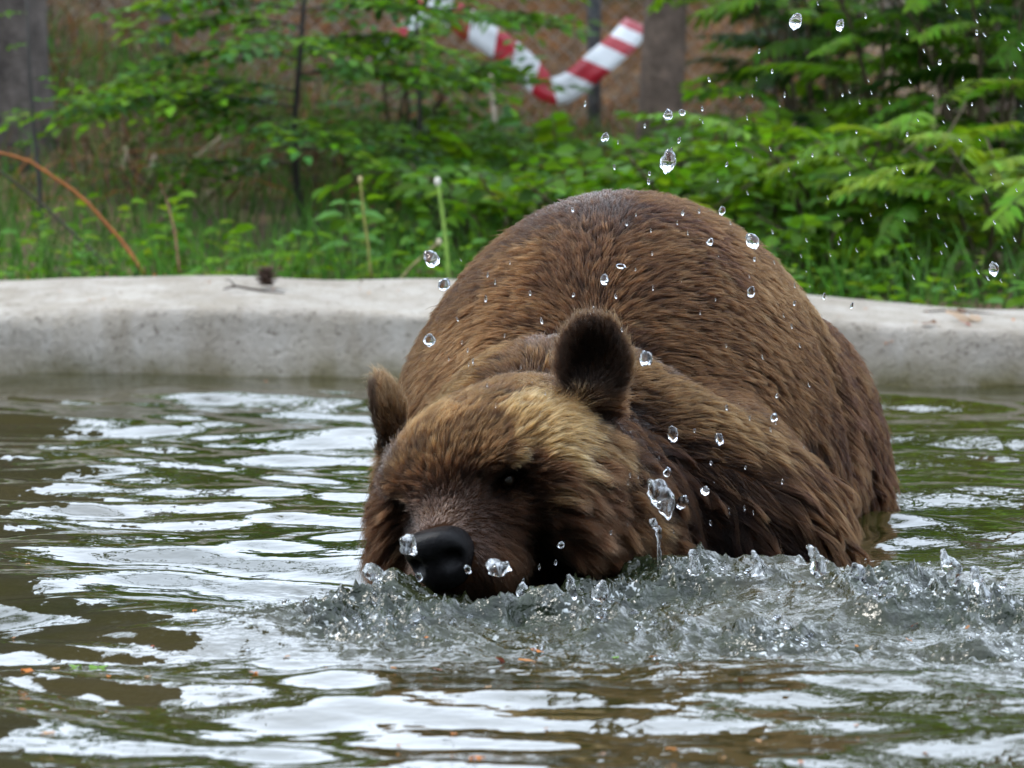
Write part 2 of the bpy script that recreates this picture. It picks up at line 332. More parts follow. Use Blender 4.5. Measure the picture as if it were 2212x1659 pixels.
BEAR = np.array((0.13, 6.45))
def splash_mask(x, y):
    """how churned the water is: a band of broken water thrown up in front of the bear's chest"""
    xr = x * 1.0
    cy_ = 5.83 + 0.20 * np.exp(-((xr - 0.30) / 0.22) ** 2) - 0.10 * smooth(0.45, 0.8, xr) - 0.05 * smooth(0.0, -0.3, xr)
    wdt = 0.20 + 0.17 * smooth(-0.3, 0.3, xr) + 0.06 * fbm2(x * 3, y * 3, 33, 2)
    m = np.exp(-np.abs((y - cy_) / wdt) ** 1.8) * smooth(-0.42, -0.15, xr) * smooth(0.95, 0.62, xr)
    return np.clip(m * (1.0 + 0.7 * fbm2(x * 6, y * 6, 31, 3)), 0, 1)
def water_h(x, y):
    r = np.random.default_rng(5)
    wx = x + 0.10 * fbm2(x * 1.1, y * 1.1, 41, 2); wy = y + 0.10 * fbm2(x * 1.1, y * 1.1, 47, 2)
    h = np.zeros_like(x)
    for k in range(16):
        lam = 0.11 * (1.14 ** k); a = r.normal(0, 0.7) + math.pi / 2; ph = r.uniform(0, 6.28)
        kk = 2 * math.pi / lam; h += 0.032 / kk * np.sin(kk * (wx * math.cos(a) + wy * math.sin(a)) + ph)
    # rings spreading from the bear
    d = np.hypot((wx - BEAR[0]) * 0.9, wy - BEAR[1]); amp = smooth(3.2, 0.5, d)
    for lam, A, ph in ((0.17, 0.040, 0.3), (0.27, 0.050, 1.9), (0.43, 0.045, 4.0)):
        kk = 2 * math.pi / lam; h += A / kk * amp * np.sin(kk * d + ph) * (0.6 + 0.6 * noise2(x * 1.7, y * 1.7, int(lam * 100)))
    # swirl of close ripples near the rim of the splash on the left
    m = splash_mask(x, y)
    mound = 0.052 * np.exp(-((x - 0.32) / 0.24) ** 2 - ((y - 6.06) / 0.17) ** 2) + 0.028 * np.exp(-((x + 0.02) / 0.26) ** 2 - ((y - 5.80) / 0.13) ** 2) + 0.022 * np.exp(-((x + 0.21) / 0.10) ** 2 - ((y - 5.84) / 0.10) ** 2) + 0.034 * np.exp(-((x + 0.155) / 0.05) ** 2 - ((y - 5.97) / 0.05) ** 2) + 0.022 * np.exp(-((x - 0.55) / 0.2) ** 2 - ((y - 5.82) / 0.16) ** 2)
    qx = x + 0.03 * noise2(x * 13, y * 13, 53); qy = y + 0.03 * noise2(x * 13, y * 13, 54)
    rd = lambda n: (1 - np.minimum(1, 1.6 * np.abs(n))) ** 2
    ch = 0.9 * rd(fbm2(qx * 9, qy * 7, 51, 2)) + 0.75 * rd(noise2(qx * 26, qy * 21, 57)) + 0.5 * rd(noise2(qx * 55, qy * 46, 59)) - 0.75
    near = np.exp(-(np.hypot(x - 0.2, (y - 5.85)) / 0.75) ** 2)
    return h * (1 - 0.5 * m) + mound * (0.8 + 0.4 * noise2(x * 6, y * 6, 61)) + 0.023 * m * ch + 0.0045 * near * noise2(x * 16, y * 11, 63)
def axis(parts):
    return np.concatenate([np.arange(a, b, s) for a, b, s in parts])
wxs = axis(((-4.25, -1.6, 0.06), (-1.6, -0.5, 0.012), (-0.5, 0.85, 0.0045), (0.85, 1.6, 0.012), (1.6, 4.3, 0.06)))
wys = axis(((1.5, 4.4, 0.06), (4.4, 5.2, 0.009), (5.2, 6.45, 0.0045), (6.45, 8.0, 0.011), (8.0, 10.1, 0.016)))
WX, WY = np.meshgrid(wxs, wys); WZ = water_h(WX, WY)
SM = splash_mask(WX, WY)
near = np.exp(-(np.hypot((WX - 0.25), (WY - 5.9) * 1.1) / 0.62) ** 2)
foam = np.clip(SM * 1.1 + 0.25 * near * (near > 0.05), 0, 1)
c = np.stack((np.clip(SM * 0.95 + 0.12 * near, 0, 1), np.clip(SM + 0.10 * near, 0, 1), 0 * SM), -1).reshape(-1, 3)
ny, nx = WX.shape; ii = np.arange(ny - 1)[:, None] * nx; jj = np.arange(nx - 1)[None]
F = np.stack((ii + jj, ii + jj + 1, ii + nx + jj + 1, ii + nx + jj), -1).reshape(-1, 4)
tag(obj("water", mesh_np("water", np.stack((WX, WY, WZ), -1).reshape(-1, 3), F, M_water, True, c)), kind="structure")

# ------------------------------------------------------------------ the bear
YAW, HP, ROLL = math.radians(23), math.radians(15), math.radians(14.6)
hf = np.array((-math.sin(YAW) * math.cos(HP), -math.cos(YAW) * math.cos(HP), -math.sin(HP)))
s0 = np.array((math.cos(YAW), -math.sin(YAW), 0.0)); u0 = unit(np.array((0, 0, 1.0)) - hf[2] * hf)
hs = s0 * math.cos(ROLL) + u0 * math.sin(ROLL); hu = u0 * math.cos(ROLL) - s0 * math.sin(ROLL)
HO = P(992, 1055, 6.105); HM = np.stack((hf, hs, hu), 1)             # head frame: forward, its left (viewer's right), up
def H(f, s, u): return HO + HM @ np.array((f, s, u), float)
def toH(p): return (p - HO) @ HM

prims = []          # (kind, data..., k, op)
def ell(c, r, R=None, k=0.05, op='+'): prims.append(('e', np.asarray(c, float), np.asarray(r, float), np.eye(3) if R is None else R, k, op))
def cone(a, b, ra, rb, k=0.04, op='+'): prims.append(('c', np.asarray(a, float), np.asarray(b, float), ra, rb, k, op))
def rotz(a): c, s = math.cos(a), math.sin(a); return np.array(((c, -s, 0), (s, c, 0), (0, 0, 1.0)))
# trunk of the body
RB = rotz(-0.22)
ell((0.165, 6.95, 0.100), (0.325, 0.50, 0.350), RB, 0.05)             # barrel and back
ell((0.160, 6.90, 0.285), (0.18, 0.26, 0.178), RB, 0.10)               # shoulder hump
ell((0.400, 7.12, 0.045), (0.150, 0.27, 0.255), RB, 0.018)             # thigh
ell((0.27, 6.50, 0.02), (0.155, 0.20, 0.195), RB, 0.06)               # shoulder, viewer's right
ell((0.02, 6.46, 0.02), (0.16, 0.19, 0.18), RB, 0.06)                 # shoulder, viewer's left
cone((0.30, 6.42, 0.0), (0.31, 6.36, -0.35), 0.085, 0.06, 0.06)       # forelegs under water
cone((-0.02, 6.40, 0.0), (-0.03, 6.34, -0.35), 0.085, 0.06, 0.06)
cone((0.36, 7.1, -0.1), (0.37, 7.12, -0.4), 0.11, 0.07, 0.06)
cone((0.05, 7.15, -0.1), (0.05, 7.17, -0.4), 0.11, 0.07, 0.06)
# neck
cone(H(-0.20, 0.01, -0.045), (0.050, 6.41, 0.140), 0.110, 0.162, 0.014)
cone((0.050, 6.41, 0.140), (0.15, 6.66, 0.10), 0.162, 0.17, 0.016)
cone(H(-0.16, 0.05, -0.10), (0.19, 6.45, 0.03), 0.125, 0.15, 0.05)
cone((0.100, 6.43, 0.150), (0.300, 6.43, 0.030), 0.150, 0.150, 0.012)
ell((0.480, 6.90, 0.27), (0.05, 0.05, 0.17), RB, 0.05, '-')                # hollow of the flank
#      # ruff over the shoulder
nbody = len(prims)
# head
ell(H(-0.105, 0, 0.000), (0.145, 0.130, 0.088), HM, 0.035)             # skull
ell(H(-0.035, 0, 0.022), (0.075, 0.085, 0.052), HM, 0.04)             # forehead
for sg in (-1, 1):
    ell(H(-0.010, sg * 0.068, 0.026), (0.040, 0.036, 0.020), HM, 0.02)   # brow
    ell(H(-0.095, sg * 0.105, -0.055), (0.092, 0.062, 0.095), HM, 0.035)    # cheek
    ell(H(-0.005, sg * 0.060, -0.050), (0.045, 0.024, 0.028), HM, 0.02)      # cheek bone towards the muzzle
cone(H(0.0, 0, -0.022), H(0.074, 0, -0.046), 0.060, 0.041, 0.035)     # muzzle bridge
cone(H(0.0, 0, -0.070), H(0.068, 0, -0.085), 0.066, 0.044, 0.03)      # upper lip
cone(H(-0.02, 0, -0.115), H(0.060, 0, -0.122), 0.055, 0.034, 0.02)    # lower jaw
for sg in (-1, 1):
    ell(H(0.045, sg * 0.040, -0.088), (0.055, 0.034, 0.038), HM, 0.02)    # side of the lip
    ell(H(0.018, sg * 0.078, -0.006), (0.030, 0.027, 0.018), HM, 0.014, '-')   # eye socket
# ears: cupped discs
EAR = []
for sg, ctr, fwd, upv, rr in ((1, (-0.178, 0.150, 0.075), (0.86, 0.30, 0.12), (-0.18, 0.30, 0.93), (0.020, 0.044, 0.060)),
                              (-1, (-0.170, -0.158, 0.066), (0.22, -0.97, 0.05), (-0.16, -0.06, 0.95), (0.017, 0.038, 0.056))):
    f_ = unit(HM @ np.array(fwd)); u_ = HM @ np.array(upv); u_ = unit(u_ - (u_ @ f_) * f_); s_ = np.cross(u_, f_)
    R = np.stack((f_, s_, u_), 1); c0 = H(*ctr)
    ell(c0, rr, R, 0.022); ell(c0 + f_ * 0.026 + u_ * 0.006, (0.022, 0.033, 0.044), R, 0.010, '-')
    EAR.append((c0, R)); cone(c0 - u_ * 0.050 - f_ * 0.006, H(-0.165, sg * 0.095, 0.01), 0.030, 0.045, 0.02)
def sdf(p):
    d = None
    for q in prims:
        if q[0] == 'e':
            l = (p - q[1]) @ q[3]; k0 = np.linalg.norm(l / q[2], axis=-1); k1 = np.linalg.norm(l / q[2] ** 2, axis=-1)
            e = k0 * (k0 - 1) / np.maximum(k1, 1e-6)
        else:
            ab = q[2] - q[1]; t = np.clip(((p - q[1]) @ ab) / (ab @ ab), 0, 1)
            e = np.linalg.norm(p - q[1] - t[..., None] * ab, axis=-1) - (q[3] + (q[4] - q[3]) * t)
        k, op = q[-2], q[-1]
        if d is None: d = e
        elif op == '+':
            hh = np.clip(0.5 + 0.5 * (d - e) / k, 0, 1); d = d * (1 - hh) + e * hh - k * hh * (1 - hh)
        else:
            hh = np.clip(0.5 - 0.5 * (d + e) / k, 0, 1); d = d * (1 - hh) - e * hh + k * hh * (1 - hh)
    return d
def grad(p, e=0.002):
    g = np.zeros_like(p)
    for a in range(3):
        o = np.zeros(3); o[a] = e; g[:, a] = sdf(p + o) - sdf(p - o)
    return unit(g)
def surface_net(lo, hi, h):
    lo = np.asarray(lo, float); n = np.ceil((np.asarray(hi) - lo) / h).astype(int) + 1
    D = np.empty(n); ys = lo[1] + h * np.arange(n[1]); zs = lo[2] + h * np.arange(n[2])
    for a in range(n[0]):
        Yg, Zg = np.meshgrid(ys, zs, indexing='ij'); D[a] = sdf(np.stack((np.full_like(Yg, lo[0] + h * a), Yg, Zg), -1))
    S = D < 0; cs = np.zeros(n - 1, int); acc = np.zeros((*(n - 1), 3)); cnt = np.zeros(n - 1)
    def sl(o): return tuple(slice(o[t], n[t] - 1 + o[t]) for t in range(3))
    cor = [(a, b, c) for a in (0, 1) for b in (0, 1) for c in (0, 1)]
    for o in cor: cs += S[sl(o)]
    for o in cor:
        for ax in range(3):
            if o[ax] == 0:
                p2 = list(o); p2[ax] = 1; A, B = D[sl(o)], D[sl(p2)]; m = (A < 0) != (B < 0)
                t = np.where(m, A / np.where(m, A - B, 1), 0)
                for q_ in range(3): acc[..., q_] += np.where(m, (t if q_ == ax else o[q_]), 0)
                cnt += m
    act = (cs > 0) & (cs < 8); idx = -np.ones(n - 1, int); idx[act] = np.arange(act.sum())
    pos = np.argwhere(act) + acc[act] / cnt[act][:, None]; pos = lo + pos * h; fs = []
    for ax in range(3):
        b_, c_ = (ax + 1) % 3, (ax + 2) % 3
        a0 = [slice(1, n[t] - 1) for t in range(3)]; a0[ax] = slice(0, n[ax] - 1); a1 = list(a0); a1[ax] = slice(1, n[ax])
        m = S[tuple(a0)] != S[tuple(a1)]; fl = S[tuple(a0)][m]; e = np.argwhere(m)
        for t in range(3):
            if t != ax: e[:, t] += 1
        def g(db, dc):
            x = e.copy(); x[:, b_] += db; x[:, c_] += dc; return idx[x[:, 0], x[:, 1], x[:, 2]]
        qd = np.stack((g(-1, -1), g(0, -1), g(0, 0), g(-1, 0)), -1); qd[~fl] = qd[~fl][:, ::-1]; fs.append(qd)
    return pos, np.vstack(fs)
bv, bf = surface_net((-0.36, 5.86, -0.46), (0.68, 7.58, 0.56), 0.0105)
for _ in range(3):
    bv = bv - sdf(bv)[:, None] * grad(bv) * 0.9

def m_skin():
    m, N, L, out = new_mat("bear_skin"); b = N.new("ShaderNodeBsdfPrincipled"); b.inputs['Base Color'].default_value = (0.026, 0.012, 0.006, 1); b.inputs['Roughness'].default_value = 0.9; b.inputs['Specular IOR Level'].default_value = 0.03
    L.new(b.outputs[0], out.inputs[0]); return m
M_skin = m_skin()
def m_fur():
    m, N, L, out = new_mat("bear_fur"); hb = N.new("ShaderNodeBsdfHairPrincipled"); hb.parametrization = 'COLOR'
    at = N.new("ShaderNodeAttribute"); at.attribute_name = "tint"; hi = N.new("ShaderNodeHairInfo")
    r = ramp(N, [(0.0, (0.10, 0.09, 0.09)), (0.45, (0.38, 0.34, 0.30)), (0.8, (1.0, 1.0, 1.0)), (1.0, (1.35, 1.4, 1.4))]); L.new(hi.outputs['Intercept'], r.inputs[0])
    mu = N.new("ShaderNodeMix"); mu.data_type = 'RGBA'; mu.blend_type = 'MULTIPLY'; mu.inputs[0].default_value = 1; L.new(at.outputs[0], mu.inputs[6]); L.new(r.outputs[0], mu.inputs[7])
    L.new(mu.outputs[2], hb.inputs['Color']); hb.inputs['IOR'].default_value = 1.18; hb.inputs['Roughness'].default_value = 0.5; hb.inputs['Radial Roughness'].default_value = 0.6; hb.inputs['Coat'].default_value = 0.0
    L.new(hb.outputs[0], out.inputs[0]); return m
M_fur = m_fur()
M_nose = m_noise("wet_nose", [(0.3, (0.003, 0.003, 0.0035)), (0.7, (0.008, 0.0075, 0.008))], 90, 0.27, 0.7, 170, 0.002, 0.09)
M_eye = m_plain("bear_eye", (0.012, 0.007, 0.004), 0.12, 0.5)

bear = empty("brown_bear", (0.15, 6.6, 0.0))
tag(bear, "big wet brown bear wading head down in the pool towards the camera", "bear")
def child(o, par):
    o.parent = par; o.matrix_parent_inverse = Matrix.Translation(-par.location); return o
child(obj("body", mesh_np("body", bv, bf, M_skin)), bear)

# ---- fur
NOSE = H(0.112, 0, -0.055)
tri = np.vstack((bf[:, :3], bf[:, [0, 2, 3]])); A, B, C = bv[tri[:, 0]], bv[tri[:, 1]], bv[tri[:, 2]]
area = np.linalg.norm(np.cross(B - A, C - A), axis=1) / 2; cen = (A + B + C) / 3; nt_ = unit(np.cross(B - A, C - A))
hc = toH(cen); front = -(nt_ @ np.array((0.0, 0.99, -0.12)))
wgt = area * (cen[:, 2] > -0.06) * np.where(front > -0.15, 1.0, 0.35)
headw = smooth(-0.26, -0.16, hc[:, 0]) * (np.abs(hc[:, 1]) < 0.25)
wgt = wgt * (1 + 1.2 * headw) * (np.linalg.norm((hc - toH(NOSE)) / np.array((0.034, 0.047, 0.043)), axis=1) > 1.0)
NH = 380000
ti = rng.choice(len(tri), NH, p=wgt / wgt.sum()); r1 = np.sqrt(rng.random(NH)); r2 = rng.random(NH)
root = A[ti] * (1 - r1)[:, None] + B[ti] * (r1 * (1 - r2))[:, None] + C[ti] * (r1 * r2)[:, None]
nrm = grad(root); hl = toH(root); Ff, Ss, Uu = hl.T
z = root[:, 2]
head = smooth(-0.25, -0.15, Ff) * smooth(0.25, 0.2, np.abs(Ss))
muz = smooth(-0.010, 0.055, Ff) * smooth(0.028, -0.012, Uu) * head
earw = np.zeros(NH); ear_in = np.zeros(NH); ear_flow = np.zeros((NH, 3))
for c0, R in EAR:
    l = (root - c0) @ R; e = smooth(1.75, 1.25, np.linalg.norm(l / np.array((0.03, 0.055, 0.064)), axis=1)) * smooth(-0.052, -0.032, l[:, 2])
    ear_flow += e[:, None] * ((l * np.array((0, 1.1, 1.0)) + np.array((0.0, 0, 0.055))) @ R.T); earw = np.maximum(earw, e)
    ear_in = np.maximum(ear_in, e * smooth(0.15, 0.5, nrm @ R[:, 0]))
# direction the fur lies in
nosep = H(0.12, 0, -0.03)
fl_head = unit(root - nosep) + 0.35 * (HM @ np.stack((np.zeros(NH), np.sign(Ss) * smooth(0.03, 0.12, np.abs(Ss)), -0.6 * smooth(0.04, -0.06, Uu)), 0)).T
spine_x = 0.10 + 0.10 * (root[:, 1] - 6.3); side = np.clip((root[:, 0] - spine_x) / 0.25, -1, 1)
fl_body = np.stack((0.22 + 0.75 * side, np.full(NH, 0.62), -0.10 - 0.75 * np.abs(side) ** 1.5 - 0.25 * smooth(0.2, 0.0, z)), -1)
flow = fl_head * head[:, None] + fl_body * (1 - head)[:, None]
flow = flow * (1 - earw)[:, None] + unit(ear_flow) * earw[:, None]
wob = np.stack([noise3(root * 9, 100 + a) for a in range(3)], -1) * 0.35 + np.stack([noise3(root * 28, 110 + a) for a in range(3)], -1) * 0.22
flow = unit(flow) + wob * ((1 - 0.6 * earw) * (1 + 0.9 * head * (1 - muz)))[:, None]
flow = unit(flow - (flow * nrm).sum(1, keepdims=True) * nrm)
# length, lift, wetness
cheek = head * smooth(0.07, 0.13, np.abs(Ss)) * smooth(0.03, -0.04, Uu)
L_ = 0.032 + 0.020 * smooth(0.25, 0.05, z)
L_ = L_ * (1 - head) + head * (0.029 + 0.030 * cheek + 0.008 * smooth(-0.1, 0.5, noise3(root * 18, 121)))
L_ = L_ * (1 - muz) + muz * (0.0085 + 0.020 * smooth(0.035, 0.075, np.abs(Ss)))
L_ = L_ * (1 - earw) + earw * (0.026 - 0.006 * ear_in)
eyeD = np.minimum(np.linalg.norm(root - H(0.012, 0.072, 0.0), axis=1), np.linalg.norm(root - H(0.012, -0.072, 0.0), axis=1))
L_ = L_ * (0.22 + 0.78 * smooth(0.016, 0.045, eyeD))
L_ = L_ * rng.uniform(0.7, 1.2, NH) * (1 + 0.5 * earw * (rng.random(NH) < 0.25))
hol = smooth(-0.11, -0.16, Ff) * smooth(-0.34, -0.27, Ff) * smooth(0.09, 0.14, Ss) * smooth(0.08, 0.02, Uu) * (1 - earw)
nwet = noise3(root * 7, 120)
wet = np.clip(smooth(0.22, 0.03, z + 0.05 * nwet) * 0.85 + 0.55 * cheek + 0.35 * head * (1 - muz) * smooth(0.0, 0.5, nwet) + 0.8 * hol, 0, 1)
lift = 0.42 - 0.12 * wet; lift = lift * (1 - muz) + 0.25 * muz
lift = lift * (0.8 + 0.5 * rng.random(NH))
# clumps: fine tufts everywhere, heavy wet locks where the coat is soaked
def clumps(NC):
    ci = rng.choice(NH, NC, replace=False); kd = KDTree(NC)
    for k_, i_ in enumerate(ci): kd.insert(root[i_], k_)
    kd.balance(); own = np.fromiter((kd.find(p)[1] for p in root.tolist()), int, NH); return own, ci[own]
NC = 22000; own, cl = clumps(NC); own2, cl2 = clumps(3600)
npt = 6; tt = np.linspace(0, 1, npt)
rj = rng.normal(size=(NH, 3)); d0 = unit(flow * np.cos(lift)[:, None] + nrm * np.sin(lift)[:, None] + rj * (0.10 + 0.20 * wet)[:, None])
grav = np.array((0, 0, -1.0))
def strand(rt, d, L, nr, t, wt):
    # bends back towards the skin and down
    return rt + d * (L * t)[:, None] - nr * (L * t * t * 0.22)[:, None] + grav * (L * t * t * (0.10 + 0.30 * wt))[:, None]
pts = np.empty((NH, npt, 3), np.float32)
cw2 = np.clip(0.12 * smooth(-0.2, 0.4, noise3(root * 12, 131)) + 0.78 * wet, 0, 0.85) * (1 - 0.35 * head) * (0.75 + 0.4 * rng.random(NH)) * (1 - 0.85 * muz) * (1 - 0.8 * earw)
cw = np.clip(0.42 + 0.2 * wet + 0.25 * noise3(root * 15, 130), 0, 0.9) * (1 - 0.75 * muz) * (1 - 0.5 * earw)
rj2 = rng.normal(size=(NH, 3)) * 0.0018; crn = rng.random(NH)[cl2]
for k_, t in enumerate(tt):
    p = strand(root, d0, L_, nrm, t, wet); pc = strand(root[cl], d0[cl], L_[cl] * 1.1, nrm[cl], t, wet[cl])
    a = (cw * min(1, t * 1.35) ** 1.1)[:, None]
    pc2 = strand(root[cl2], d0[cl2], L_[cl2] * (0.9 + 0.6 * crn), nrm[cl2], t, wet[cl2]); a2 = (cw2 * min(1, t * 1.25) ** 1.3)[:, None]
    p = p * (1 - a) + pc * a
    pts[:, k_] = p * (1 - a2) + pc2 * a2 + rj2 * t
# colour of each hair
def mixc(a, b, t): return a * (1 - t[:, None]) + np.asarray(b) * t[:, None]
colr = np.tile(np.array((0.060, 0.0235, 0.0080)), (NH, 1))                                     # back
colr = mixc(colr, (0.024, 0.0088, 0.0034), smooth(-0.1, 0.5, noise3(root * np.array((8, 8, 8)), 140)) * 0.7)
crown = smooth(-0.36, -0.2, Ff) * smooth(-0.02, 0.05, Uu) * smooth(0.24, 0.18, np.abs(Ss))
colr = mixc(colr, (0.100, 0.046, 0.0120), crown * 0.9)
colr = mixc(colr, (0.088, 0.037, 0.0125), 0.5 * smooth(0.05, 0.55, noise3(root * 3.3, 141)) + 0.35 * smooth(0.25, 0.7, noise3(root * 14, 142)))
cape = np.exp(-(((root[:, 1] - 6.36) / 0.10) ** 2)) * smooth(0.12, 0.2, z) * (1 - head); colr = mixc(colr, (0.120, 0.056, 0.017), cape * 0.6)  # light caught along the neck ridge, painted into the hair colour
colr = mixc(colr, (0.034, 0.0125, 0.0045), wet * 0.75 * (1 - 0.5 * crown))
face = smooth(-0.075, 0.0, Ff + 0.02 * noise3(root * 25, 150)) * head * smooth(0.055, 0.02, Uu + 0.012 * noise3(root * 30, 151))
colr = mixc(colr, (0.055, 0.021, 0.0085), face * 0.8)
colr = mixc(colr, (0.056, 0.0225, 0.0100), head * smooth(-0.05, 0.0, Ff) * smooth(-0.02, -0.06, Uu) * 0.85)
brid = head * smooth(-0.005, 0.035, Ff) * smooth(0.066, 0.03, np.abs(Ss)) * smooth(0.020, -0.012, Uu) * smooth(-0.060, -0.030, Uu + 0.25 * Ff)
colr = mixc(colr, (0.240, 0.160, 0.130), brid * 0.85)  # greyish muzzle bridge, its colour raised to stand for light on it
colr = mixc(colr, (0.016, 0.010, 0.008), smooth(0.034, 0.016, eyeD))
colr = mixc(colr, (0.03, 0.016, 0.009), earw * 0.6); colr = mixc(colr, (0.016, 0.009, 0.006), ear_in * 0.85)
# darker fur in the hollow behind the cheek, golden lock hanging before it
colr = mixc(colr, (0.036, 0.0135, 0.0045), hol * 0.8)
lock = np.exp(-((Ff + 0.105) / 0.028) ** 2) * smooth(0.11, 0.15, Ss) * smooth(0.03, -0.02, Uu)
colr = mixc(colr, (0.125, 0.062, 0.022), lock * 0.8 * smooth(-0.4, 0.3, noise3(root * 40, 161)))
tuft = head * (1 - muz) * smooth(0.0, 0.05, Uu + 0.02) * (1 - earw)
colr = colr * (1 - 0.55 * tuft * smooth(0.0, 0.45, noise3(root * np.array((34, 34, 60)), 162)))[:, None]
edge = cheek * smooth(0.12, 0.17, np.abs(Ss)) * (Ss < 0); colr = mixc(colr, (0.085, 0.037, 0.0115), edge * 0.75)
colr = mixc(colr, (0.020, 0.0075, 0.003), 0.8 * smooth(0.075, 0.0, z + 0.02 * nwet) * (1 - muz))
# pale shedding patch on the viewer's right temple
sh = 1.5 * np.exp(-(((Ff + 0.075) / 0.060) ** 2 + ((Ss - 0.105) / 0.045) ** 2 + ((Uu - 0.035) / 0.06) ** 2)) * head
patch = smooth(0.25, 0.5, sh + 0.35 * noise3(root * 45, 160))
colr = mixc(colr, (0.30, 0.170, 0.062), patch * (1 - earw))
colr = colr * (0.72 - 0.14 * (1 - head))[:, None] * (0.55 + 0.9 * rng.random(NH))[:, None] * (1 + 0.18 * noise3(root * 60, 170))[:, None]
colr = colr * (0.68 + 0.64 * rng.random(NC))[own][:, None]
cd = bpy.data.hair_curves.new("fur"); cd.add_curves([npt] * NH)
cd.attributes['position'].data.foreach_set('vector', pts.ravel())
ra = cd.attributes.get('radius') or cd.attributes.new('radius', 'FLOAT', 'POINT')
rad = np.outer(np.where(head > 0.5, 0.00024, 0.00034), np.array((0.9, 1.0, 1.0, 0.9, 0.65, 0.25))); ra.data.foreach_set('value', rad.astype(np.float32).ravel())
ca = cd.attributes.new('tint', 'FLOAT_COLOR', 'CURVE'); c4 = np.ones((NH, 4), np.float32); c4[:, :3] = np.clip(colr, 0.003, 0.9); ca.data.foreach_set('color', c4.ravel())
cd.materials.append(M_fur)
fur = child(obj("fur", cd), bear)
# ---- eyes, nose
def uv_ball(r, seg=20, ring=12):
    th = np.linspace(0, np.pi, ring + 1); ph = np.linspace(0, 2 * np.pi, seg, endpoint=False)
    v = np.array([(r[0] * math.sin(a) * math.cos(b), r[1] * math.sin(a) * math.sin(b), r[2] * math.cos(a)) for a in th for b in ph])
    f = np.array([(i * seg + j, (i + 1) * seg + j, (i + 1) * seg + (j + 1) % seg, i * seg + (j + 1) % seg) for i in range(ring) for j in range(seg)])
    return v, f
for sg in (1, -1):
    v, f = uv_ball((0.0098, 0.0098, 0.0098)); e = child(obj("eye", mesh_np("eye", v @ HM.T + H(-0.002, sg * 0.070, -0.003), f, M_eye)), bear)
# nose pad: broad, flat top edge, two nostrils pushed in
v, f = uv_ball((1, 1, 1), 48, 32)
vn = np.sign(v) * np.abs(v) ** 0.68
pw = 0.044 - 0.010 * smooth(0.2, -1.0, vn[:, 2])
q_ = np.stack((0.030 * vn[:, 0], pw * vn[:, 1], 0.041 * vn[:, 2]), -1); q_[:, 0] -= 0.010 * (vn[:, 1] ** 2); q_[:, 0] += 0.006 * vn[:, 2]
for sg in (-1, 1):
    g = np.exp(-(((q_[:, 1] - sg * 0.025) / 0.012) ** 2 + ((q_[:, 2] - 0.002) / 0.010) ** 2)) * (q_[:, 0] > -0.005); q_[:, 0] -= 0.026 * g
g = np.exp(-(q_[:, 1] / 0.003) ** 2) * (q_[:, 0] > 0) * (q_[:, 2] < 0.012); q_[:, 0] -= 0.004 * g
child(obj("nose", mesh_np("nose", q_ @ HM.T + NOSE, f, M_nose)), bear)

# ------------------------------------------------------------------ plants behind the pool
def leaf_cols(n, base, var=0.25):
    b = np.asarray(base, float)[None] * (1 + var * rng.normal(size=(n, 1))) * (1 + 0.10 * rng.normal(size=(n, 3)))
    return np.clip(b, 0.004, 0.6)
G_BRIGHT, G_MID, G_DEEP, G_YEL, G_BLUE = (0.098, 0.215, 0.006), (0.056, 0.145, 0.005), (0.016, 0.050, 0.005), (0.140, 0.235, 0.010), (0.046, 0.135, 0.026)
def spray_mesh(name, n, length, leaf, wid, base, flat=0.25):
    """a leafy twig along +X: alternate pointed leaves"""
    b = MB(); x = np.linspace(0.12, 1, n) * length; sag = -0.25 * (x / length) ** 2 * length
    twig = np.stack((np.linspace(0, 1, 6) * length, 0 * np.linspace(0, 1, 6), -0.25 * np.linspace(0, 1, 6) ** 2 * length), -1)
    b.tube(twig, np.linspace(0.0022, 0.0008, 6), 4, (0.05, 0.06, 0.02))
    sg = np.where(np.arange(n) % 2 == 0, 1, -1); pos = np.stack((x, 0.002 * sg, sag), -1)
    ang = np.where(np.arange(n) == n - 1, 0.1, 0.95) * sg + rng.normal(0, 0.2, n)
    d = np.stack((np.cos(ang), np.sin(ang), rng.normal(-0.15, 0.2, n)), -1); nr = np.stack((rng.normal(0, flat, n), rng.normal(0, flat, n), np.ones(n)), -1)
    b.leaves(pos, d, nr, leaf * rng.uniform(0.7, 1.15, n), wid, leaf_cols(n, base))
    return b.mesh(name, M_leaf)
def frond_mesh(name, n, length, leaf, base):
    """a feathery compound leaf along +X: paired leaflets on an arching midrib"""
    b = MB(); t = np.linspace(0, 1, 8); arch = 0.32
    rib = np.stack((t * length * (1 - 0.12 * t), 0.03 * np.sin(t * 3), -arch * t ** 2 * length), -1); b.tube(rib, np.linspace(0.0024, 0.0008, 8), 4, (0.07, 0.12, 0.02))
    tt_ = np.linspace(0.18, 1, n); px = np.interp(tt_, t, rib[:, 0]); pz = np.interp(tt_, t, rib[:, 2]); py = np.interp(tt_, t, rib[:, 1])
    for sg in (-1, 1):
        a = sg * (1.15 - 0.45 * tt_) + rng.normal(0, 0.12, n); d = np.stack((np.cos(a), np.sin(a), -0.25 - 0.5 * tt_ + rng.normal(0, 0.15, n)), -1)
        nr = np.stack((0.5 * tt_, rng.normal(0, 0.2, n) - 0.25 * sg, np.ones(n)), -1)
        b.leaves(np.stack((px, py, pz), -1), d, nr, leaf * (0.55 + 0.6 * np.sin(np.pi * (0.12 + 0.82 * tt_))) * rng.uniform(0.85, 1.1, n), 0.36, leaf_cols(n, base, 0.15))
    return b.mesh(name, M_leaf)
